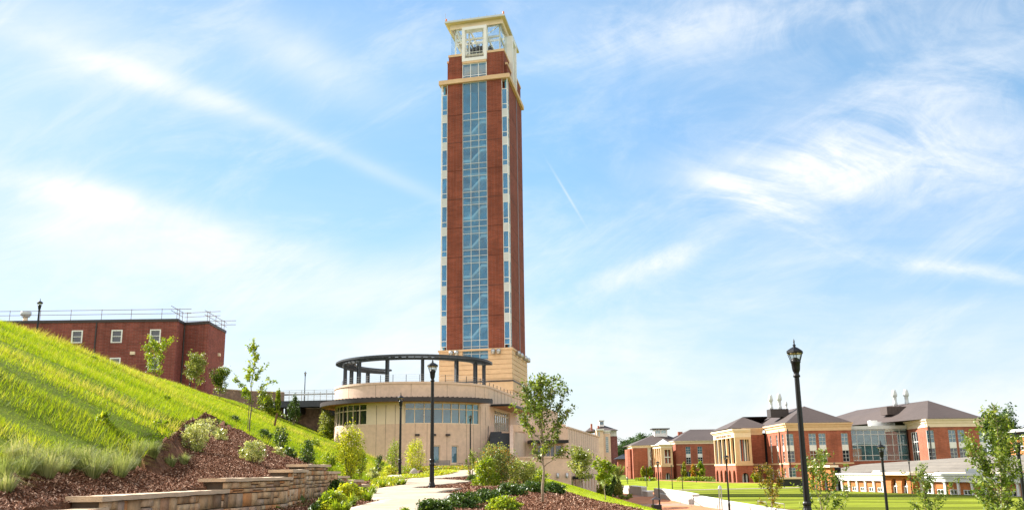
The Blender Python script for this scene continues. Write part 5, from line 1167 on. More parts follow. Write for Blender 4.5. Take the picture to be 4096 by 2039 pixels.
b = MB(); b.prism([(X(2406), YT+6), (X(2424), YT+6), (X(2424), YT+11), (X(2406), YT+11)], Z(1702), Z(1680)); b.build('lantern', M['white'], th); b = MB(); b.box(Frame((X(2408), YT+5.9), (X(2422), YT+5.9)), 0, X(2422)-X(2408), 0, .09, Z(1694), Z(1683)); b.build('lantern_window', M['glass_blue'], th)
b = MB(); b.prism([(X(2403), YT+5), (X(2426), YT+5), (X(2426), YT+12), (X(2403), YT+12)], Z(1680)+.01, Z(1677)); b.build('lantern_roof', M['greypanel'], th)
for p, a, c in ((2371, 1692, 1706), (2399, 1700, 1714)): b = MB(); b.prism([(X(p-3), YT+2), (X(p+3), YT+2), (X(p+3), YT+4), (X(p-3), YT+4)], Z(c)-2, Z(a)); b.build('chimney', M['brick2'], th)
# gazebo-like pavilion and stair bridge beside it
gz_ = thing('far_pavilion', tuple(drop(2497, 1900)), 'small far hip-roofed brick pavilion at the edge of the trees', 'pavilion'); p = atY(2497, 1850, 420); b = MB(); b.cube((p.x, 420, -4), 6, 5, atY(2497, 1835, 420).z+4); b.build('brick_wall', M['brick2'], gz_); b = MB(); z_ = atY(2497, 1834, 420).z; b.add([(p.x-4.5, 416, z_), (p.x+4.5, 416, z_), (p.x+4.5, 424, z_), (p.x-4.5, 424, z_), (p.x, 420, z_+2.3)], [(0, 1, 4), (1, 2, 4), (2, 3, 4), (3, 0, 4), (3, 2, 1, 0)]); b.build('roof', M['steelblue'], gz_)
# orange hall cut by the right edge
oh = thing('orange_hall', (118, 190, -4), 'orange brick hall with flat white cornice and clerestory behind the tree at the frame edge', 'building')
p0, p1 = atY(4036, 1750, 200), atY(4300, 1750, 176); oF = Frame(tuple(p0)[:2], tuple(p1)[:2]); zo = lambda y: oF.hit(4075, y)[1]
ops = [(oF.hit(4052+30*i, 1800)[0], oF.hit(4066+30*i, 1800)[0], zo(1800), zo(1766)) for i in range(5)]
b = MB(); holes(b, oF, 0, oF.L, -4.2, zo(1747), ops, 0, .5); b.build('brick_wall', M['brick4'], oh)
b = MB(); b.box(oF, -.2, oF.L, -.2, .5, zo(1747)+.002, zo(1743)); b.box(oF, -.3, oF.L, -.3, .3, zo(1826), zo(1820)); b.box(oF, -.8, oF.L, -1., 6, zo(1726), zo(1716)); b.build('white_trim', M['white'], oh)
b = MB(); b.box(oF, .2, oF.L, .3, .4, zo(1743), zo(1726)); b.build('clerestory', M['glass_dark'], oh)
for o in ops: window(oh, oF, o, 1, 2, .2, M['white'], M['glass_dark'], .12)
b = MB(); b.box(oF, .3, oF.L, .8, 6, -4, zo(1728)); b.build('core', M['darkroom'], oh)
ZB = ZB0
# ------------------------------------------------------------------ white seat walls and small things round the quad
def seatwall(label, pts, tops, th, name='seat_wall', steps=0):
    t_ = thing(name, (*pts[0], -4), label, 'seat wall'); b = MB(); c = MB()
    for (p, q), (h0, h1) in zip(zip(pts, pts[1:]), zip(tops, tops[1:])):
        f = Frame(p, q); lo_ = -4.6
        b.hexa([f.p(0, 0, lo_), f.p(f.L, 0, lo_), f.p(f.L, th, lo_), f.p(0, th, lo_), f.p(0, 0, h0), f.p(f.L, 0, h1), f.p(f.L, th, h1), f.p(0, th, h0)])
        P2 = [f.p(0, -.04, h0), f.p(f.L, -.04, h1), f.p(f.L, th+.04, h1), f.p(0, th+.04, h0)]; c.hexa(P2+[v+Vector((0, 0, .10)) for v in P2])
        for k in range(steps): b.box(f, 0, f.L, -.45*(k+1), -.45*k-.002, lo_, h1-.45*(k+1))
    b.build('wall_body', M['whitewall'], t_); c.build('wall_cap', M['white'], t_)
def qd(px, py, z=-3.9): return tuple(atZ(px, py, z))[:2]
seatwall('long white precast seat wall along the brick patio with a lamp before it', [qd(2641, 1988), qd(2720, 2004), qd(2772, 2018)], [-2.85, -2.85, -2.85], .7, steps=1)
seatwall('second long white seat wall running off to the lower right along the lawn', [qd(2778, 2020), qd(2870, 2038), qd(3000, 2066), qd(3300, 2130)], [-3.1, -3.1, -3.1, -3.1], .7)
seatwall('short white ramp wall at the far end of the patio, partly in shade', [qd(2484, 1966), qd(2520, 1972), qd(2567, 1979)], [-3.0, -2.75, -2.75], .8)
seatwall('small stepped end block of the shaded ramp wall', [qd(2569, 1980), qd(2590, 1983)], [-3.3, -3.3], .8)
seatwall('low grey cheek block beside the gap in the white seat walls', [qd(2617, 1984), qd(2639, 1987)], [-2.85, -2.85], .7)
seatwall('narrow white kerb wall standing on the lawn behind the seat walls', [qd(2794, 2000), qd(2866, 2012)], [-3.45, -3.5], .5)
def hrail(label, pts):
    t_ = thing('handrail', (*qd(*pts[0][:2], -3.9), -3.9), label, 'handrail'); b = MB(); z0 = -3.9
    P = [Vector((*qd(a, c), z0)) for a, c in pts]
    b.tube([P[0]]+[p+Vector((0, 0, .95)) for p in P]+[P[-1]], .035, 6); b.build('rail_tube', M['galv'], t_)
hrail('looped steel handrail at the gap between the two white seat walls', [(2722, 2018), (2745, 2016), (2768, 2030)])
hrail('looped steel handrail by the foot of the orange-leaved tree', [(3034, 2046), (3068, 2052)])
hrail('second steel handrail just right of the orange-leaved tree', [(3088, 2052), (3140, 2062)])
t_ = thing('bike_rack', (*qd(2550, 2040, -3.7), -3.7), 'low reddish steel rail fence at the bottom edge of the brick patio', 'railing'); p0 = Vector((*qd(2500, 2070, -3.8), -3.8)); p1 = Vector((*qd(2592, 2068, -3.8), -3.8)); b = MB(); b.tube([p0, p0+Vector((0, 0, 1.05)), p1+Vector((0, 0, 1.05)), p1], .03, 5)
for i in range(1, 9): q = p0.lerp(p1, i/9); b.tube([q, q+Vector((0, 0, 1.05))], .018, 4)
b.build('rail_tube', M['scaffold'], t_)
t_ = thing('trash_bin', (*qd(2628, 2065, -3.85), -3.85), 'black litter bin with a small pitched hood beside the patio lamp', 'litter bin'); p = t_.location; k = .95
b = MB(); b.cube(p, .72*k, .72*k, 1.0*k, rad(8)); b.build('bin_body', M['dark'], t_)
b = MB()
for x in (-.26, .26):
    for y in (-.26, .26): b.tube([p+Vector((x, y, .9)), p+Vector((x, y, 1.38))], .025, 4)
b.build('hood_post', M['dark'], t_)
b = MB(); b.add([p+Vector((-.42, -.42, 1.36)), p+Vector((.42, -.42, 1.36)), p+Vector((.42, .42, 1.36)), p+Vector((-.42, .42, 1.36)), p+Vector((0, 0, 1.62))], [(0, 1, 4), (1, 2, 4), (2, 3, 4), (3, 0, 4), (3, 2, 1, 0)]); b.build('hood', M['darkbrown'], t_)
t_ = thing('sign_post', (*qd(2886, 2060, -3.8), -3.8), 'slim pale double post standing at the edge of the white seat wall', 'post'); p = t_.location; b = MB()
for x in (-.09, .09): b.tube([p+Vector((x, 0, 0)), p+Vector((x, 0, 2.1))], .05, 6)
b.build('post', M['galv'], t_); b = MB(); b.lathe([(.17, 2.1), (.12, 2.3), (.03, 2.38)], tuple(p), 8); b.build('cap', M['galv'], t_)
# ------------------------------------------------------------------ street lamps
def make_lamp():
    t = thing('street_lamp', (0, 0, 0), 'black lamp', 'street lamp', 'black lantern street lamps')
    b = MB(); b.lathe([(.135, 0), (.135, .06), (.12, .09), (.125, .13), (.11, .17), (.10, .22), (.085, .26), (.080, .80), (.085, .82), (.095, .84), (.098, .88), (.085, .92), (.082, .97), (.095, .99), (.097, 1.03), (.078, 1.06)], seg=24, flute=.06); b.build('lamp_base', M['dark'], t)
    b = MB(); b.lathe([(.070, 1.06), (.056, 3.80)], seg=20, flute=.08); b.build('pole', M['dark'], t)
    b = MB(); b.lathe([(.056, 3.80), (.078, 3.81), (.078, 3.84), (.060, 3.87), (.062, 3.91), (.082, 3.95), (.090, 4.0), (.10, 4.12), (.115, 4.14), (.112, 4.17), (.085, 4.22), (.04, 4.25)], seg=16); h = b.build('lantern_holder', M['dark'], t, True)
    b = MB()
    for k in range(6):
        a = math.pi*k/3+.3; c, s = math.cos(a), math.sin(a); b.tube([(.105*c, .105*s, 4.15), (.178*c, .178*s, 4.36)], .0095, 4)
    b.build('lantern_bars', M['dark'], h)
    b = MB(); b.lathe([(.095, 4.17), (.165, 4.345)], seg=6); b.build('lantern_glass', M['lampglass'], h)
    b = MB(); b.lathe([(.05, 4.325), (.165, 4.33), (.165, 4.345), (.05, 4.35)], seg=12); b.build('reflector', M['lampcream'], h)
    b = MB(); b.lathe([(.185, 4.34), (.198, 4.36), (.195, 4.40), (.10, 4.465), (.045, 4.49), (.03, 4.50), (.03, 4.52), (.045, 4.535), (.02, 4.555), (.014, 4.60), (.022, 4.615), (.006, 4.68)], seg=6); b.build('lantern_roof', M['dark'], h)
    return t
lamp0 = make_lamp(); first = [True]
def lamp(p, label, s=1., rz=0):
    if first[0]: first[0] = False; lamp0.location = p; lamp0['label'] = label; lamp0.scale = (s, s, s); return lamp0
    return copy_thing(lamp0, p, rz, s, label)
lamp(gp(-2.95, 33.9), 'black lantern lamp post in the middle of the path, tallest one before the round hall')
p = gp(-6.29, 52.1); lamp(p, 'black lantern lamp post beside the pale rocks, left of the middle path lamp', 1., .2)
p = gp(-4.1, 88.); lamp(Vector((p.x, p.y, .55)), 'black lantern lamp post close to the hall windows, in front of the stair', 1., .4)
p = gp(6.47, 21.3); lamp(p, 'largest and nearest black lamp post, cut off at the bottom on the right', 1., .1)
for px, Y, z, lb in ((2636, 93.7, None, 'black lamp post on the brick patio behind the litter bin'), (2913, 71., None, 'black lamp post in front of the portico of the science hall'), (3541, 43.9, None, 'black lamp post in front of the low white colonnade'),
                     (4093, 33., None, 'black lamp post half cut by the right edge behind the leafy tree'), (1221, 133.7, 9.6, 'lone black lamp post against the sky beyond the footbridge'), (130, 62.1, None, 'black lamp post rising behind the hill crest by the roof vent'), (762, 106.5, None, 'grey-topped lamp post before the end wall of the dark red dormitory')):
    d = ray(px, 1960 if px > 1500 else 1500); x = d[0]/d[1]*Y; q = gp(x, Y)
    if px == 130: q.z = 7.1
    if px == 762: q.z = 9.0
    if z: q.z = z
    lamp(q, lb, 1., px*.01)
for px, py, Y, lb in ((2511, 1932, 266, 'distant lamp post left of the dark red gable on the far lawn'), (2588, 1938, 226, 'distant lamp post before the far small portico arches'), (2690, 1955, 196, 'distant lamp post standing on the kerb before the far portico door'), (2731, 1957, 189, 'distant lamp post before the middle hall, right of another on the same kerb'),
                      (2786, 1923, 276, 'distant lamp post between the columnar trees of the middle hall'), (2541, 1916, 371, 'faintest distant lamp post against the far dark red gable'), (3039, 1935, 215, 'distant lamp post before the plain brick bay right of the portico'), (3137, 1942, 195, 'distant lamp post at the corner of the science hall by the low dark wall'),
                      (3346, 1956, 175, 'thin lamp post at the left end of the low colonnade'), (3649, 1972, 136, 'thin lamp post before the two pointed windows of the low hall')):
    d = ray(px, py); q = gp(d[0]/d[1]*Y, Y); lamp(q, lb, 1.05, px*.01)
# ------------------------------------------------------------------ plants
def leafcloud(name, C, size, seed, m, parent=None, up=.35, tint=None, asp=.55):
    r = np.random.default_rng(seed); n = len(C); C = np.asarray(C)
    nrm_ = r.normal(0, 1, (n, 3)); nrm_[:, 2] = np.abs(nrm_[:, 2])+up; nrm_ /= np.linalg.norm(nrm_, axis=1)[:, None]
    a = r.normal(0, 1, (n, 3)); u = np.cross(nrm_, a); u /= np.linalg.norm(u, axis=1)[:, None]; v = np.cross(nrm_, u)
    s = size*r.uniform(.6, 1.25, n)[:, None]/2
    V = np.stack([C-u*s, C+v*s*asp-u*s*.1, C+u*s+nrm_*s*-.25, C-v*s*asp-u*s*.1], 1).reshape(-1, 3)
    t = r.uniform(0, 1, n) if tint is None else np.clip(tint+r.normal(0, .18, n), 0, 1)
    return np_mesh(name, V, np.arange(4*n).reshape(n, 4), m, parent, attr=t)
def tree(name, label, base, h, R, t0, n, leaf, m, seed, prof='oval', nb=16, bark='bark', r0=.04, sub=3, group=None, lean=(0, 0), sig=.10, elev=(.5, 1.1), stake=False):
    base = Vector(base); r = random.Random(seed); t = thing(name, base, label, 'tree', group); b = MB(); L = []
    tr = []
    N = 8
    for i in range(N+1):
        f = i/N; tr.append(base+Vector((lean[0]*f*f*h+r.uniform(-1, 1)*.015*h*(i > 0), lean[1]*f*f*h+r.uniform(-1, 1)*.015*h*(i > 0), h*.97*f-.05*(i == 0))))
    b.tube(tr, [r0*(1-.85*i/N) for i in range(N+1)], 7)
    def tp(f): k = min(int(f*N), N-1); return tr[k].lerp(tr[k+1], f*N-k)
    pf = {'oval': lambda q: math.sin(math.pi*min(.98, .12+.86*q))**.7, 'cone': lambda q: (1-q)*.95+.08, 'column': lambda q: min(1, .5+q*1.4)*min(1, (1-q)*2.2+.15), 'vase': lambda q: .35+.65*math.sin(math.pi*min(1, .15+q*.7)), 'egg': lambda q: math.sin(math.pi*(q*.9+.08)**.65)}[prof]
    pts = []
    for i in range(nb):
        q = (i+r.random()*.6)/nb; f = t0+(1-t0)*q*.97; az = i*2.4+r.uniform(-.5, .5); ln = R*pf(q)*r.uniform(.7, 1.15); el = r.uniform(*elev)
        p = tp(f); P = [p]; d = Vector((math.cos(az)*math.cos(el), math.sin(az)*math.cos(el), math.sin(el)))
        ln2 = ln/max(.35, math.cos(el)); ln2 = min(ln2, (h*1.02-(p.z-base.z))/max(.2, math.sin(el)) if math.sin(el) > .2 else ln2)
        for k in range(1, 5): P.append(p+d*ln2*k/4+Vector((r.uniform(-1, 1), r.uniform(-1, 1), r.uniform(-.3, 1)))*ln2*.07+Vector((0, 0, .08*ln2*(k/4)**2)))
        rb = r0*(1-.8*f)*.55; b.tube(P, [rb, rb*.75, rb*.55, rb*.4, rb*.2], 5)
        br = [P]
        for s_ in range(sub):
            k = r.uniform(.35, .95); i0 = min(int(k*4), 3); o = P[i0].lerp(P[i0+1], k*4-i0); dd = (d+Vector((r.uniform(-1, 1), r.uniform(-1, 1), r.uniform(-.4, .9)))*.9).normalized()*ln2*r.uniform(.25, .5)
            Q = [o, o+dd*.5+Vector((0, 0, .02)), o+dd]; b.tube(Q, [rb*.4, rb*.3, rb*.12], 4); br.append(Q)
        for Q in br: pts.append(Q)
    b.build('trunk', M[bark], t, True)
    n = int(n*1.9); leaf *= 1.1; W_ = []
    for Q in pts+[tr[int(N*.6):]]:
        l = sum((Q[i+1]-Q[i]).length for i in range(len(Q)-1)); W_.append(l)
    tot = sum(W_); g = np.random.default_rng(seed+1); C = []; tt = []
    for Q, l in zip(pts+[tr[int(N*.6):]], W_):
        k = max(1, int(n*l/tot)); ct = r.uniform(.25, .8)
        cl = [r.uniform(.25, 1.) for _ in range(max(2, int(k/14)))]
        for _ in range(k):
            f = min(1, max(.12, r.choice(cl)+r.gauss(0, .10))); i0 = min(int(f*(len(Q)-1)), len(Q)-2); o = Q[i0].lerp(Q[i0+1], f*(len(Q)-1)-i0); C.append(o); tt.append(ct)
    C = np.array([tuple(c) for c in C])+g.normal(0, sig, (len(C), 3))
    leafcloud('crown', C, leaf, seed+2, m, t, .2, np.array(tt))
    if stake: q = MB(); q.tube([base+Vector((-.12, 0, -.1)), base+Vector((-.10, 0, h*.36))], .018, 5); q.build('support_stake', M['bark'], t)
    return t
def shrub(name, label, base, h, w, n, leaf, m, seed, stems=7, shape='round', group=None, cat='shrub', asp=.55, up=.3, hollow=.5):
    base = Vector(base); r = random.Random(seed); g = np.random.default_rng(seed); t = thing(name, base, label, cat, group); b = MB(); tips = []
    for i in range(stems):
        a = i*2.4+r.random(); e = r.uniform(.25, .95); top = base+Vector((math.cos(a)*w*.45*e, math.sin(a)*w*.45*e, h*(1-.35*e*e)*r.uniform(.75, 1.02)))
        mid = base.lerp(top, .5)+Vector((math.cos(a), math.sin(a), 0))*w*.06; P = [base+Vector((math.cos(a)*.03, math.sin(a)*.03, -.05)), mid, top]
        b.tube(P, [.014*h**.5, .010*h**.5, .004], 4); tips.append(P)
    b.build('stems', M['bark'], t)
    n = int(n*2.1); leaf *= 1.12; ncl = max(14, n//30); cc = []
    while len(cc) < ncl:
        p = g.uniform(-1, 1, 3); d = np.linalg.norm(p)
        if d > 1 or d < hollow*g.uniform(): continue
        if shape == 'tall': p[:2] *= .75+.25*(1-abs(p[2]))
        if shape == 'flame': k = (p[2]+1)/2; p[:2] *= max(.12, math.sin(math.pi*min(1, .18+.82*k)))*1.15
        if shape == 'dome': p[2] = abs(p[2])*2-1
        cc.append((p[0]*w/2, p[1]*w/2, (p[2]+1)/2*h*.94+.06*h))
    cc = np.array(cc); ct = g.uniform(.2, .85, ncl); i = g.integers(0, ncl, n)
    C = cc[i]+g.normal(0, 1, (n, 3))*np.array([w, w, h])*.065; C[:, 2] = np.maximum(C[:, 2], .02); C += np.array(base)
    leafcloud('foliage', C, leaf, seed+2, m, t, up, ct[i], asp); return t
def tuft(label, base, h, n, seed, m, spread=.8, group='fountain grass clumps', name='ornamental_grass', cat='ornamental grass', wid=.010, hue=.5):
    base = Vector(base); g = np.random.default_rng(seed); t = tag(bpy.data.objects.new('x', None), None) if False else None
    a = g.uniform(0, 6.28, n); l = h*g.uniform(.55, 1.15, n); sp = spread*g.uniform(.05, 1., n)
    dx_, dy_ = np.cos(a)*sp*l, np.sin(a)*sp*l; b0 = np.stack([np.cos(a)*.04, np.sin(a)*.04, np.zeros(n)], -1)+np.array(base)
    mid = b0+np.stack([dx_*.35, dy_*.35, l*.62], -1); tip = b0+np.stack([dx_, dy_, l*(.95-.45*sp)], -1)
    s = np.stack([-np.sin(a+.6), np.cos(a+.6), np.zeros(n)], -1)*wid
    V = np.stack([b0-s, b0+s, mid+s*.8, mid-s*.8, mid-s*.8, mid+s*.8, tip+s*.1, tip-s*.1], 1).reshape(-1, 3)
    o = np_mesh(name, V, np.arange(8*n).reshape(2*n, 4), m, None, attr=np.repeat(np.clip(hue+g.normal(0, .2, n), 0, 1), 2)); 
    return tag(o, label, cat, group)
G = (.04, .085, .012), (.08, .14, .02), (.13, .20, .035), (.22, .27, .06)
L_ = {'maple2': leafmat('young_maple_leaves', [(.04, .07, .014), (.08, .13, .02), (.135, .20, .028), (.23, .30, .045), (.38, .41, .09)], .35),
      'turn': leafmat('olive_and_orange_leaves', [(.05, .06, .012), (.12, .13, .02), (.22, .19, .025), (.36, .20, .03), (.42, .15, .03)], .4),
      'maple': leafmat('maple_leaves', [(0.032, 0.063, 0.006), (0.063, 0.115, 0.010), (0.114, 0.179, 0.016), (0.215, 0.265, 0.029), (0.328, 0.346, 0.043)], .35),
      'light': leafmat('light_leaves', [(0.086, 0.144, 0.010), (0.172, 0.262, 0.016), (0.287, 0.367, 0.025), (0.459, 0.472, 0.041)], .45),
      'yellow': leafmat('yellow_green_leaves', [(0.140, 0.192, 0.012), (0.315, 0.384, 0.018), (0.525, 0.544, 0.025), (0.750, 0.704, 0.040)], .4),
      'orange': leafmat('turning_leaves', [(0.088, 0.160, 0.014), (0.228, 0.288, 0.025), (0.455, 0.352, 0.030), (0.700, 0.272, 0.030), (0.612, 0.160, 0.020)], .4),
      'mixed': leafmat('green_and_orange_leaves', [(.06, .10, .02), (.11, .16, .03), (.17, .22, .05), (.26, .29, .08), (.30, .30, .08), (.52, .22, .03)], .35),
      'dark': leafmat('dark_glossy_leaves', [(0.021, 0.046, 0.007), (0.039, 0.084, 0.012), (0.072, 0.132, 0.019), (0.145, 0.216, 0.038)], .25, .42, .3),
      'pale': leafmat('pale_variegated_leaves', [(0.140, 0.192, 0.050), (0.298, 0.352, 0.100), (0.595, 0.608, 0.220), (0.750, 0.750, 0.400)], .25, .35, .5),
      'conifer': leafmat('conifer_sprays', [(0.035, 0.072, 0.014), (0.070, 0.128, 0.020), (0.123, 0.192, 0.030)], .15),
      'gold': leafmat('golden_conifer_sprays', [(0.123, 0.160, 0.012), (0.263, 0.288, 0.020), (0.420, 0.384, 0.030)], .25),
      'dusty': leafmat('dull_green_leaves', [(0.105, 0.144, 0.030), (0.193, 0.240, 0.050), (0.298, 0.336, 0.080), (0.438, 0.448, 0.120)], .35),
      'straw': leafmat('straw_green_blades', [(.13, .17, .05), (.21, .26, .09), (.33, .36, .17), (.50, .46, .30)], .4, .6, .1)}
def base_at(px, py): return drop(px, py)
def by(px, Y, py=1960): d = ray(px, py); return gp(d[0]/d[1]*Y, Y)
def ph(p, py): # height above p of a reference row, straight up at that distance
    lo_, hi_ = -5., 60.
    for _ in range(40):
        m_ = (lo_+hi_)/2; q = Vector((p.x, p.y, p.z+m_)); k = q.dot(Vector(Fv)); y = CY-FPX*q.dot(Vector(Uc))/k
        if y > py: lo_ = m_
        else: hi_ = m_
    return hi_
def pw_(p, px): return px/FPX*p.y
p = by(2172, 24.2, 2030); tree('maple_sapling', 'slender young maple with a pale straight trunk standing before the tan hall', p, ph(p, 1462)*.95, pw_(p, 112), .28, 2300, .078, L_['maple2'], 123, 'egg', 28, 'palebark', .038, 4, sig=.05, elev=(.6, 1.05))
p = base_at(999, 1739); tree('staked_sapling', 'thin sparse sapling with a support stake on the grassy slope above the mulch', p, ph(p, 1340), pw_(p, 78), .22, 800, .12, L_['light'], 102, 'cone', 16, 'bark', .035, 3, sig=.06, elev=(.35, .9), stake=True)
p = by(3083, 40); tree('turning_sapling', 'small sapling with leaves turning orange in front of the brick science hall', p, ph(p, 1858), pw_(p, 52), .44, 950, .085, L_['turn'], 103, 'egg', 18, 'palebark', .035, 3, sig=.05, elev=(.7, 1.15))
p = by(3285, 28.5); tree('open_sapling', 'open young tree with upright stems right behind the largest lamp post', p, ph(p, 1790), pw_(p, 125), .32, 1300, .078, L_['maple2'], 104, 'cone', 22, 'palebark', .035, 3, sig=.05, elev=(.5, 1.1))
p = by(3700, 33); tree('slender_sapling', 'slender upright sapling with a pointed top in front of the low colonnade', p, ph(p, 1838), pw_(p, 75), .36, 900, .08, L_['maple2'], 105, 'cone', 20, 'bark', .03, 3, sig=.05, elev=(.7, 1.2))
p = by(4012, 21.5); tree('leafy_young_tree', 'large leafy young tree with yellowing leaves at the right edge of the frame', p, ph(p, 1592), pw_(p, 120), .30, 2600, .078, L_['maple2'], 106, 'egg', 30, 'palebark', .04, 4, sig=.06, elev=(.7, 1.15))
p = by(2327, 82); tree('flank_tree', 'dull green young tree against the deep slot of the tan wing', p, ph(p, 1808), pw_(p, 46), .25, 1500, .17, L_['dusty'], 107, 'egg', 18, 'bark', .05, 3, sig=.14, elev=(.6, 1.1))
p = base_at(2421, 2006); tree('slope_sapling', 'small bright sapling on the mown slope below the end of the tan wing', p, ph(p, 1852), pw_(p, 40), .42, 900, .10, L_['light'], 108, 'oval', 16, 'palebark', .025, 3, sig=.05)
for px, py, top, lb, m_, s_ in ((2375, 1976, 1916, 'golden cone-shaped conifer nearest to the wall of the tan wing', 'gold', 1), (2404, 1996, 1936, 'second golden conifer, right of the smaller cone-shaped one', 'gold', 2), (2433, 2000, 1928, 'dark green conifer behind the slim trunk of the slope sapling', 'conifer', 3), (2459, 1984, 1910, 'black-green columnar evergreen on the shaded patio, left one of two', 'conifer', 4), (2478, 1988, 1919, 'columnar evergreen with a thin bare stem on the shaded patio', 'dusty', 5)):
    q = atZ(px, py, -3.9); q = gp(q.x, q.y); shrub('conifer', lb, q, ph(q, top), pw_(q, 27 if m_ == 'gold' else 30), 1100, .22, L_[m_], 120+s_, 5, 'flame' if m_ != 'gold' else 'flame', None, 'conifer')
for i, (px, py) in enumerate(((2492, 1994), (2508, 1996), (2522, 1988))):
    q = atZ(px, py, -3.9); q = gp(q.x, q.y); shrub('low_bush', ('low dusty bush at the foot of the two columnar evergreens', 'low dusty bush in the middle of the small patio bed', 'single low green bush at the right end of the small patio bed')[i], q, ph(q, py-16), pw_(q, 22), 400, .16, L_['dusty'], 130+i)
for px, py, top, w_, lb, m_, s_ in ((618, 1504, 1376, 100, 'rounded young tree with yellowish leaves before the lower dormitory window', 'light', 1), (782, 1540, 1425, 78, 'round grey-green tree beside the lamp post at the dormitory end', 'dusty', 2), (880, 1562, 1484, 74, 'dark bushy tree at the right corner of the dormitory', 'maple', 3)):
    q = by(px, 97, py); tree('hilltop_tree', lb, q, ph(q, top), pw_(q, w_*.5), .22, 1500, .17, L_[m_], 140+s_, 'vase', 18, 'bark', .045, 3, sig=.16)
for px, py, top, w_, lb, m_, s_, sh in ((1060, 1640, 1552, 62, 'dark green bush behind the sapling, left of the footbridge', 'maple', 1, 'tall'), (1112, 1600, 1560, 22, 'thin young shrub on top of the rubble wall', 'light', 2, 'tall'), (1176, 1668, 1580, 46, 'dark pointed evergreen in front of the footbridge', 'conifer', 3, 'flame'), (1308, 1712, 1640, 66, 'dull green bush below the left edge of the curved canopy', 'dusty', 4, 'round'), (1085, 1650, 1625, 70, 'spreading bright shrub at the top of the far slope', 'light', 5, 'dome'), (1315, 1735, 1690, 80, 'bright leafy shrub against the hall at the slope edge', 'light', 6, 'dome')):
    q = base_at(px, py); q = q if q.y < 109 else by(px, 106, py); shrub('slope_bush', lb, q, ph(q, top), pw_(q, w_), 1000, .17, L_[m_], 150+s_, 6, sh)
# mulch slope shrubs
for px, py, top, w_, n, lf, lb, m_, s_, sh in (
    (775, 1815, 1690, 110, 1300, .055, 'pale variegated shrub with drooping branches on the mulch slope', 'pale', 1, 'round'), (825, 1740, 1662, 95, 800, .055, 'upper pale variegated shrub under the turf edge', 'pale', 2, 'dome'), (880, 1770, 1705, 60, 500, .055, 'small pale shrub right of the drooping variegated one', 'pale', 3, 'dome'),
    (1010, 1862, 1762, 95, 1100, .055, 'pale variegated shrub near the stepped wall caps', 'pale', 4, 'round'), (1060, 1765, 1712, 60, 700, .06, 'dark glossy shrub at the mulch edge beside the sapling', 'dark', 5, 'dome'), (1122, 1805, 1705, 66, 900, .06, 'tall dark glossy shrub with bright leaf tips on the mulch edge', 'dark', 6, 'tall'), (1110, 1830, 1785, 50, 500, .055, 'small pale green shrub below the tall dark glossy one', 'pale', 7, 'dome'), (1160, 1835, 1785, 60, 700, .06, 'low dark shrub at the lower end of the mulch slope', 'dark', 8, 'dome'),
    (1228, 1862, 1760, 70, 900, .065, 'dark leafy shrub rising behind the highest wall cap', 'dark', 9, 'round'), (1262, 1790, 1745, 46, 400, .08, 'small shrub alone in the grass above the wall', 'light', 10, 'dome'), (1318, 1875, 1800, 60, 700, .07, 'green shrub beside the yellow bush above the wall end', 'light', 11, 'tall'), (935, 1685, 1655, 46, 350, .06, 'small dark weed clump in the turf above the mulch', 'dark', 12, 'dome')):
    q = base_at(px, py); shrub('mulch_shrub', lb, q, ph(q, top), pw_(q, w_), n, lf, L_[m_], 160+s_, 8, sh)
for px, py, top, w_, n, lb, m_, s_, sh, Y in (
    (1397, 1900, 1698, 118, 2600, 'tall yellow-green bush at the end of the stone wall before the hall', 'yellow', 1, 'tall', 41), (1440, 1905, 1790, 60, 700, 'darker green side bush leaning on the tall yellow-green one', 'light', 2, 'tall', 44), (1577, 1885, 1762, 62, 1100, 'upright yellow-green shrub left of the second lamp post', 'light', 3, 'tall', 62), (1660, 1892, 1757, 88, 1700, 'upright yellow-green shrub right of the second lamp post', 'yellow', 4, 'tall', 60),
    (1515, 1870, 1815, 40, 500, 'small dark upright shrub at the foot of the far slope', 'dark', 5, 'tall', 64), (1562, 1888, 1858, 56, 600, 'low rounded yellow-green bush left of the second lamp', 'yellow', 6, 'dome', 60), (1628, 1895, 1850, 70, 700, 'low rounded bush between the two upright shrubs', 'light', 7, 'dome', 57), (1490, 1895, 1865, 60, 500, 'grey-green low shrub on the mulch behind the wall end', 'pale', 8, 'dome', 50),
    (1985, 1960, 1775, 150, 2600, 'large loose shrub with some orange leaves beside the path', 'mixed', 9, 'round', 36), (1945, 1950, 1830, 110, 1600, 'dense green lower half of the shrub bank by the path', 'light', 10, 'dome', 35), (1885, 1925, 1790, 50, 260, 'thin twiggy shrub with few pale leaves against the hall', 'light', 11, 'tall', 50), (2085, 1945, 1835, 120, 1500, 'loose grey-green twiggy shrub right of the orange-leaved one', 'dusty', 12, 'round', 37), (1900, 1940, 1895, 70, 800, 'low dark bush at the tip of the mulch by the path bend', 'dark', 13, 'dome', 42), (2150, 1925, 1868, 110, 1100, 'dense leafy bush behind the maple trunk', 'light', 14, 'dome', 38)):
    q = by(px, Y, py); shrub('bed_shrub', lb, q, ph(q, top), pw_(q, w_), n, .075, L_[m_], 180+s_, 9, sh)
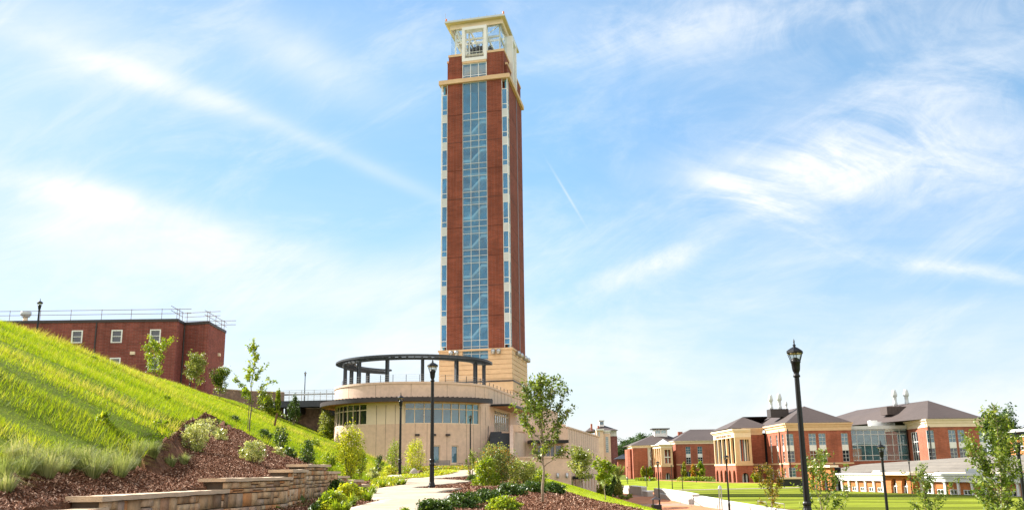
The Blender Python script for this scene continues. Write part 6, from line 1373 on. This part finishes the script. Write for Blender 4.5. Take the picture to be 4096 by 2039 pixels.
# dark clipped hedge bushes along the bed and pale daylilies near the path
for i, (px, Y, top, w_, m_, lb) in enumerate(((1735, 20.8, 1990, 130, 'dark', 'dark glossy hedge bush nearest the path at the bottom of the frame'), (1850, 22.5, 1962, 150, 'dark', 'dark glossy hedge bush beside the mulch tip of the path'), (1950, 24.5, 1955, 150, 'dark', 'dark glossy hedge bush below the orange-leaved shrub'), (2040, 28, 1928, 120, 'dark', 'dark glossy hedge bush left of the maple trunk'), (2125, 30, 1922, 110, 'dark', 'dark glossy hedge bush directly behind the maple trunk'), (2215, 32, 1925, 95, 'dark', 'last dark glossy hedge bush at the top of the mown slope'), (2015, 21.5, 1985, 140, 'light', 'bright green bush in front of the dark hedge bushes'), (1610, 20.6, 2015, 60, 'light', 'small sprig of leaves at the bottom of the pale path'))):
    q = by(px, Y, 2000); shrub('hedge_bush', lb, q, max(.25, ph(q, top)), pw_(q, w_), 1500 if i < 7 else 160, .07, L_[m_], 210+i, 8, 'dome', None, 'bush', .42, .2)
for i, (px, py, top, w_, m_, lb) in enumerate(((1330, 2040, 1960, 120, 'light', 'bright broad bush at the foot of the stone wall'), (1395, 2010, 1930, 110, 'yellow', 'yellow-green bush below the stepped end of the stone wall'), (1350, 1985, 1915, 70, 'dark', 'dark small bush in the shade of the stone wall'), (1440, 1990, 1950, 70, 'light', 'low bright bush at the left edge of the pale path'), (1290, 2075, 2000, 110, 'dark', 'dark low bush where the stone wall meets the frame bottom'))):
    q = base_at(px, min(py, 2070)) if py < 2040 else by(px, 21, py); shrub('border_bush', lb, q, max(.3, ph(q, top)), pw_(q, w_), 1500, .075, L_[m_], 230+i, 7, 'dome', None, 'bush')
for i, (px, py) in enumerate(((1405, 2032), (1470, 2012), (1375, 2050), (1490, 1985), (1500, 1948), (1530, 1955), (1560, 1945), (1588, 1948), (1612, 1946), (1345, 2066))):
    tuft('strappy bright daylily clump along the left edge of the pale path', base_at(px, py) if py < 2034 else by(px, 20.6, py), .42, 90, 250+i, L_['light'], .95, 'daylily clumps along the path', 'daylily', 'daylily', .016)
lab = {0: 'large straw-green fountain grass cut by the left edge'}
for i, (px, py, hh) in enumerate(((5, 1945, .62), (188, 1932, .60), (115, 1893, .5), (290, 1885, .55), (370, 1930, .55), (478, 1925, .60), (430, 1870, .5), (545, 1868, .5), (235, 1870, .45), (604, 1838, .45), (60, 1865, .5), (345, 1860, .45), (20, 1985, .4), (250, 1905, .38), (150, 1915, .42), (520, 1890, .36), (405, 1905, .4), (90, 1925, .5), (325, 1900, .5))):
    tuft('arching straw-green fountain grass clump above the stone wall on the mulch', base_at(px, py), hh*(1.05+.35*((i*37) % 11)/11), 190+(i*53) % 120, 270+i, L_['straw'], 1.1+.35*((i*29) % 7)/7, wid=.0038, hue=.3+.4*((i*17) % 9)/9)
for i, (px, py) in enumerate(((680, 1880), (735, 1868), (612, 1845))): tuft('small thin yellowish grass clump alone on the bare mulch slope', base_at(px, py), .40, 200, 290+i, L_['straw'], .85, 'small grass clumps on the mulch', wid=.005)
for i, (px, py) in enumerate(((415, 1700), (560, 1512), (372, 1440), (640, 1715), (250, 1345), (665, 1610))): shrub('weed', ('broad-leaved pale weed in the middle of the turf slope', 'pale weed on the skyline of the turf near the dormitory', 'tuft of tall weed on the upper turf skyline', 'pale weed just left of the turf edge', 'bright weed near the crest of the hill', 'pale weed in the turf below the round grey-green tree')[i], base_at(px, py), .34, .45, 90, .14, L_['light'], 300+i, 4, 'dome', None, 'weed', .25)
q = base_at(200, 1325); shrub('crest_weed', 'yellow-green leggy plant on the hill crest before the dormitory roof edge', q, ph(q, 1278), pw_(q, 40), 260, .13, L_['yellow'], 310, 5, 'tall', None, 'weed')
# low groundcover strip left of the path
GC = D((1490, 1962), (1618, 1946), (1580, 1938), (1528, 1931), (1620, 1922), (1717, 1913), (1838, 1890), (1800, 1886), (1700, 1895), (1600, 1912), (1520, 1918), (1480, 1940))
P = scatter(GC, 9000, 61); g_ = np.random.default_rng(62); Z = H(P[:, 0], P[:, 1])+.04+g_.uniform(0, .20, len(P)); o = leafcloud('groundcover', np.stack([P[:, 0], P[:, 1], Z], -1), .12, 63, L_['yellow'], None, .2, .4*np.ones(len(P)), .35); tag(o, kind='stuff')
GC2 = [(-10.5, 93), (-3, 93), (-2.6, 88), (-10, 88)]; P = scatter(GC2, 3500, 64); Z = H(P[:, 0], P[:, 1])+.05+g_.uniform(0, .45, len(P)); tag(leafcloud('groundcover', np.stack([P[:, 0], P[:, 1], Z], -1), .2, 65, L_['orange'], None, .2, .28*np.ones(len(P)), .45), kind='stuff')
# far trees
for i, (px, Y, top, w_, lb) in enumerate(((2478, 500, 1788, 60, 'pale green far tree just right of the tall pale hall'), (2512, 520, 1772, 70, 'dense far tree left of the dark red gable'), (2548, 540, 1760, 60, 'far tree rising behind the gable of the cupola hall'), (2580, 560, 1748, 60, 'highest far tree showing over the cupola hall roof'), (2470, 300, 1872, 50, 'soft grey-green willow bush at the end of the tan wing'), (4010, 420, 1668, 90, 'far tree crown above the roof of the brick wing'), (4060, 420, 1688, 80, 'far tree crown above the orange hall'))):
    d = ray(px, 1880); q = gp(d[0]/d[1]*Y, Y); hh = ph(q, top); tree('background_tree' if Y > 350 else 'willow_bush', lb, q, hh, pw_(q, w_*.55), .12, 2200, hh*.055, M['wood_far'] if Y > 350 else L_['dusty'], 330+i, 'oval', 26, 'bark', .25, 3, None, sig=hh*.045)
for i, (px, py, top, w_, m_, lb) in enumerate(((2572, 1908, 1862, 16, 'gold', 'columnar golden tree before the far dark red gable'), (2589, 1908, 1868, 16, 'gold', 'columnar golden tree in the middle of the far trio'), (2602, 1908, 1862, 20, 'light', 'columnar tree beside the far arches'), (2738, 1905, 1848, 20, 'gold', 'tall narrow golden tree before the middle hall'), (2774, 1905, 1857, 22, 'orange', 'narrow tree with browning leaves before the middle hall'), (2804, 1905, 1843, 32, 'light', 'broad bright green tree before the middle hall'), (3022, 1922, 1892, 30, 'light', 'round light shrub before the plain brick bay'))):
    q = by(px, 325 if px < 2650 else (318 if px < 2900 else 255), py); shrub('columnar_tree', lb, q, ph(q, top), pw_(q, w_), 500, .55, L_[m_], 350+i, 5, 'flame' if i != 6 else 'round', None, 'tree')
def hedge(label, a, c, w_, h, seed):
    t_ = thing('hedge', (a+c)/2, label, 'hedge'); g2 = np.random.default_rng(seed); n = 1400; f = g2.uniform(0, 1, n)[:, None]; C = np.array(a)*(1-f)+np.array(c)*f+g2.uniform(-.5, .5, (n, 3))*np.array([w_, w_, 0]); C[:, 2] += g2.uniform(.05, 1, n)*h
    leafcloud('foliage', C, .5, seed, L_['light'], t_)
hedge('low clipped hedge before the far small portico', by(2556, 312, 1915), by(2610, 308, 1915), 3, 1.0, 401); hedge('low clipped hedge before the middle hall', by(2728, 295, 1918), by(2834, 295, 1918), 4, 1.3, 402)
# rocks
def rock(label, p, sx, sy, sz, m, seed):
    bm = bmesh.new(); bmesh.ops.create_icosphere(bm, subdivisions=3, radius=1); g2 = np.random.default_rng(seed); dv = g2.normal(0, 1, (9, 3)); dv /= np.linalg.norm(dv, axis=1)[:, None]; of = g2.uniform(.55, .9, 9)
    for v in bm.verts:
        c = np.array(v.co)
        for d_, o_ in zip(dv, of):
            k = c@d_
            if k > o_: c = c-d_*(k-o_)*.9
        v.co = (c[0]*sx, c[1]*sy, max(c[2], -.3)*sz)
    me = bpy.data.meshes.new('rock'); bm.to_mesh(me); bm.free(); o = link('rock', me, m); o.location = p; o.rotation_euler = (0, 0, seed); return tag(o, label, 'rock')
p = base_at(1575, 1921); rock('flat pale boulder at the foot of the second lamp post', p+Vector((0, .3, .05)), .55, .4, .26, M['rock'], 3)
p = base_at(1650, 1908); rock('upright pale boulder right of the second lamp post', p+Vector((0, .4, .12)), .34, .3, .42, M['rock'], 5); p = base_at(1675, 1905); rock('dark brown boulder beside the upright pale one', p+Vector((0, .6, .1)), .42, .35, .36, M['rockdark'], 8)
# wooden stake, bench, small things
p = base_at(1096, 1706); t_ = thing('wooden_stake', p, 'leaning brown wooden survey stake in the grass of the far slope', 'stake'); b = MB(); h = ph(p, 1650); b.hexa([p+Vector(q) for q in ((-.07, -.02, -.2), (.07, -.02, -.2), (.07, .02, -.2), (-.07, .02, -.2), (.13, -.02, h), (.27, -.02, h*.97), (.27, .02, h*.97), (.13, .02, h))]); b.build('post', M['stake'], t_)
bp = Vector((-7.5, 96.2, .10)); t_ = thing('bench', bp, 'grey metal bench with a sloping back below the hall windows', 'bench'); M['grey'] = mat('grey_bench_metal', (.20, .19, .19), .5, .1, 4.)
b = MB()
for i in range(5): b.cube(bp+Vector((.2, -.24+.12*i, .43)), 1.5, .09, .035)
b.build('seat', M['grey'], t_)
b = MB()
for i in range(4): z = .52+.12*i; b.cube(bp+Vector((.2, .34+.04*i, z)), 1.5, .03, .09)
b.build('backrest', M['grey'], t_)
for x in (-.5, .9): b = MB(); b.tube([bp+Vector((x, -.25, 0)), bp+Vector((x, -.25, .44)), bp+Vector((x, .3, .44)), bp+Vector((x, .3, 0))], .025, 5); b.tube([bp+Vector((x, .3, .44)), bp+Vector((x, .48, .95))], .02, 5); b.build('leg', M['dark'], t_)
for i, x in enumerate((-5.9, -5.1)):
    t_ = thing('low_railing', (x, 96.6, .1), ('short dark hoop rail beside the bench', 'short dark hoop rail right of the other one by the stair')[i], 'railing'); b = MB(); b.tube([(x, 96.6, .05), (x, 96.6, .75), (x+.6, 96.6, .75), (x+.6, 96.6, .05)], .022, 5); b.tube([(x+.3, 96.6, .05), (x+.3, 96.6, .75)], .015, 5); b.build('hoop', M['dark'], t_)
# two people by the far hall
def person(p, label, shirt, trousers, seed, stride=.12):
    J = [(0, 0, .95), (0, 0, 1.15), (0, 0, 1.38), (0, 0, 1.50), (0, .02, 1.62), (0, .02, 1.72), (-.09, 0, .90), (-.10, -stride, .50), (-.10, -stride*.6, .06), (-.10, -stride*.6-.16, .03), (.09, 0, .90), (.10, stride*.5, .48), (.10, stride*1.6, .06), (.10, stride*1.6-.16, .03), (-.19, 0, 1.38), (-.24, .05, 1.12), (-.25, -.08, .88), (.19, 0, 1.38), (.24, -.04, 1.12), (.25, .10, .88)]
    E_ = [(0, 1), (1, 2), (2, 3), (3, 4), (4, 5), (0, 6), (6, 7), (7, 8), (8, 9), (0, 10), (10, 11), (11, 12), (12, 13), (2, 14), (14, 15), (15, 16), (2, 17), (17, 18), (18, 19)]
    rr = [.13, .13, .14, .055, .095, .085, .09, .065, .045, .04, .09, .065, .045, .04, .06, .045, .035, .06, .045, .035]
    me = bpy.data.meshes.new('person'); me.from_pydata(J, E_, []); o = bpy.data.objects.new('person', me); col.objects.link(o); o.location = p; o.rotation_euler = (0, 0, seed)
    mo = o.modifiers.new('skin', 'SKIN'); sk = me.skin_vertices[0].data
    for i, r in enumerate(rr): sk[i].radius = (r, r*.8)
    sk[0].use_root = True; o.modifiers.new('sub', 'SUBSURF').render_levels = 1
    dg = bpy.context.evaluated_depsgraph_get(); dg.update(); ev = bpy.data.meshes.new_from_object(o.evaluated_get(dg)); o.modifiers.clear(); o.data = ev
    ev.materials.clear()
    for m in (M['skin'], shirt, trousers): ev.materials.append(m)
    for f in ev.polygons: z = f.center.z; f.material_index = 2 if z < .98 else (1 if z < 1.45 and not (z < 1.05 and abs(f.center.x) > .2) else 0); f.use_smooth = True
    b = MB(); b.lathe([(.02, 1.83), (.08, 1.81), (.105, 1.74), (.10, 1.68), (.06, 1.66)], (0, .03, 0), 10); h_ = b.build('hair', M['rockdark'], None, True); h_.parent = o
    return tag(o, label, 'person')
red = mat('red_cloth', (.5, .03, .03), .8, .1); wht = mat('white_cloth', (.75, .75, .75), .8, .05); jean = mat('dark_blue_cloth', (.05, .07, .14), .8, .1)
person(by(2581, 300, 1912), 'person in a white top walking before the far small portico', wht, jean, 1.2); person(by(2599, 298, 1912), 'person in a red top standing beside the far arches', red, jean, .3)
person(by(2508, 300, 1912), 'person in white far off beside the distant lamp post', wht, jean, 2.2)

# ------------------------------------------------------------------ one mesh per separate piece for the repeated parts
def split_loose(o):
    me = o.data; n = len(me.vertices); pa = list(range(n))
    def fd(a):
        while pa[a] != a: pa[a] = pa[pa[a]]; a = pa[a]
        return a
    for e in me.edges: pa[fd(e.vertices[0])] = fd(e.vertices[1])
    gr_ = {}
    for f in me.polygons: gr_.setdefault(fd(f.vertices[0]), []).append(f)
    if len(gr_) < 2: return
    co = [tuple(v.co) for v in me.vertices]; mats = list(me.materials); base = o.name.split('.')[0]
    for k, fs in enumerate(gr_.values()):
        ix = {}; V = []; F = []
        for f in fs:
            q = []
            for v in f.vertices:
                if v not in ix: ix[v] = len(V); V.append(co[v])
                q.append(ix[v])
            F.append(q)
        m2 = bpy.data.meshes.new(base); m2.from_pydata(V, [], F)
        for m in mats: m2.materials.append(m)
        if k == 0: o.data = m2; continue
        c = bpy.data.objects.new(base, m2); col.objects.link(c); c.parent = o.parent; c.matrix_local = o.matrix_local.copy()
for o in list(bpy.data.objects):
    if o.type == 'MESH' and o.parent and o.name.split('.')[0] in ('spandrel', 'downpipe', 'coping', 'bearing', 'stair_light', 'panel_joint', 'brick_joint', 'roof_plant', 'slot_pier', 'wing_joint', 'door', 'string_course', 'brick_shaft', 'portal_glass', 'hood_post', 'wind_screen', 'blind', 'doorway_back', 'gutter', 'white_trim', 'trellis', 'lightning_rod', 'railing_posts'): split_loose(o)
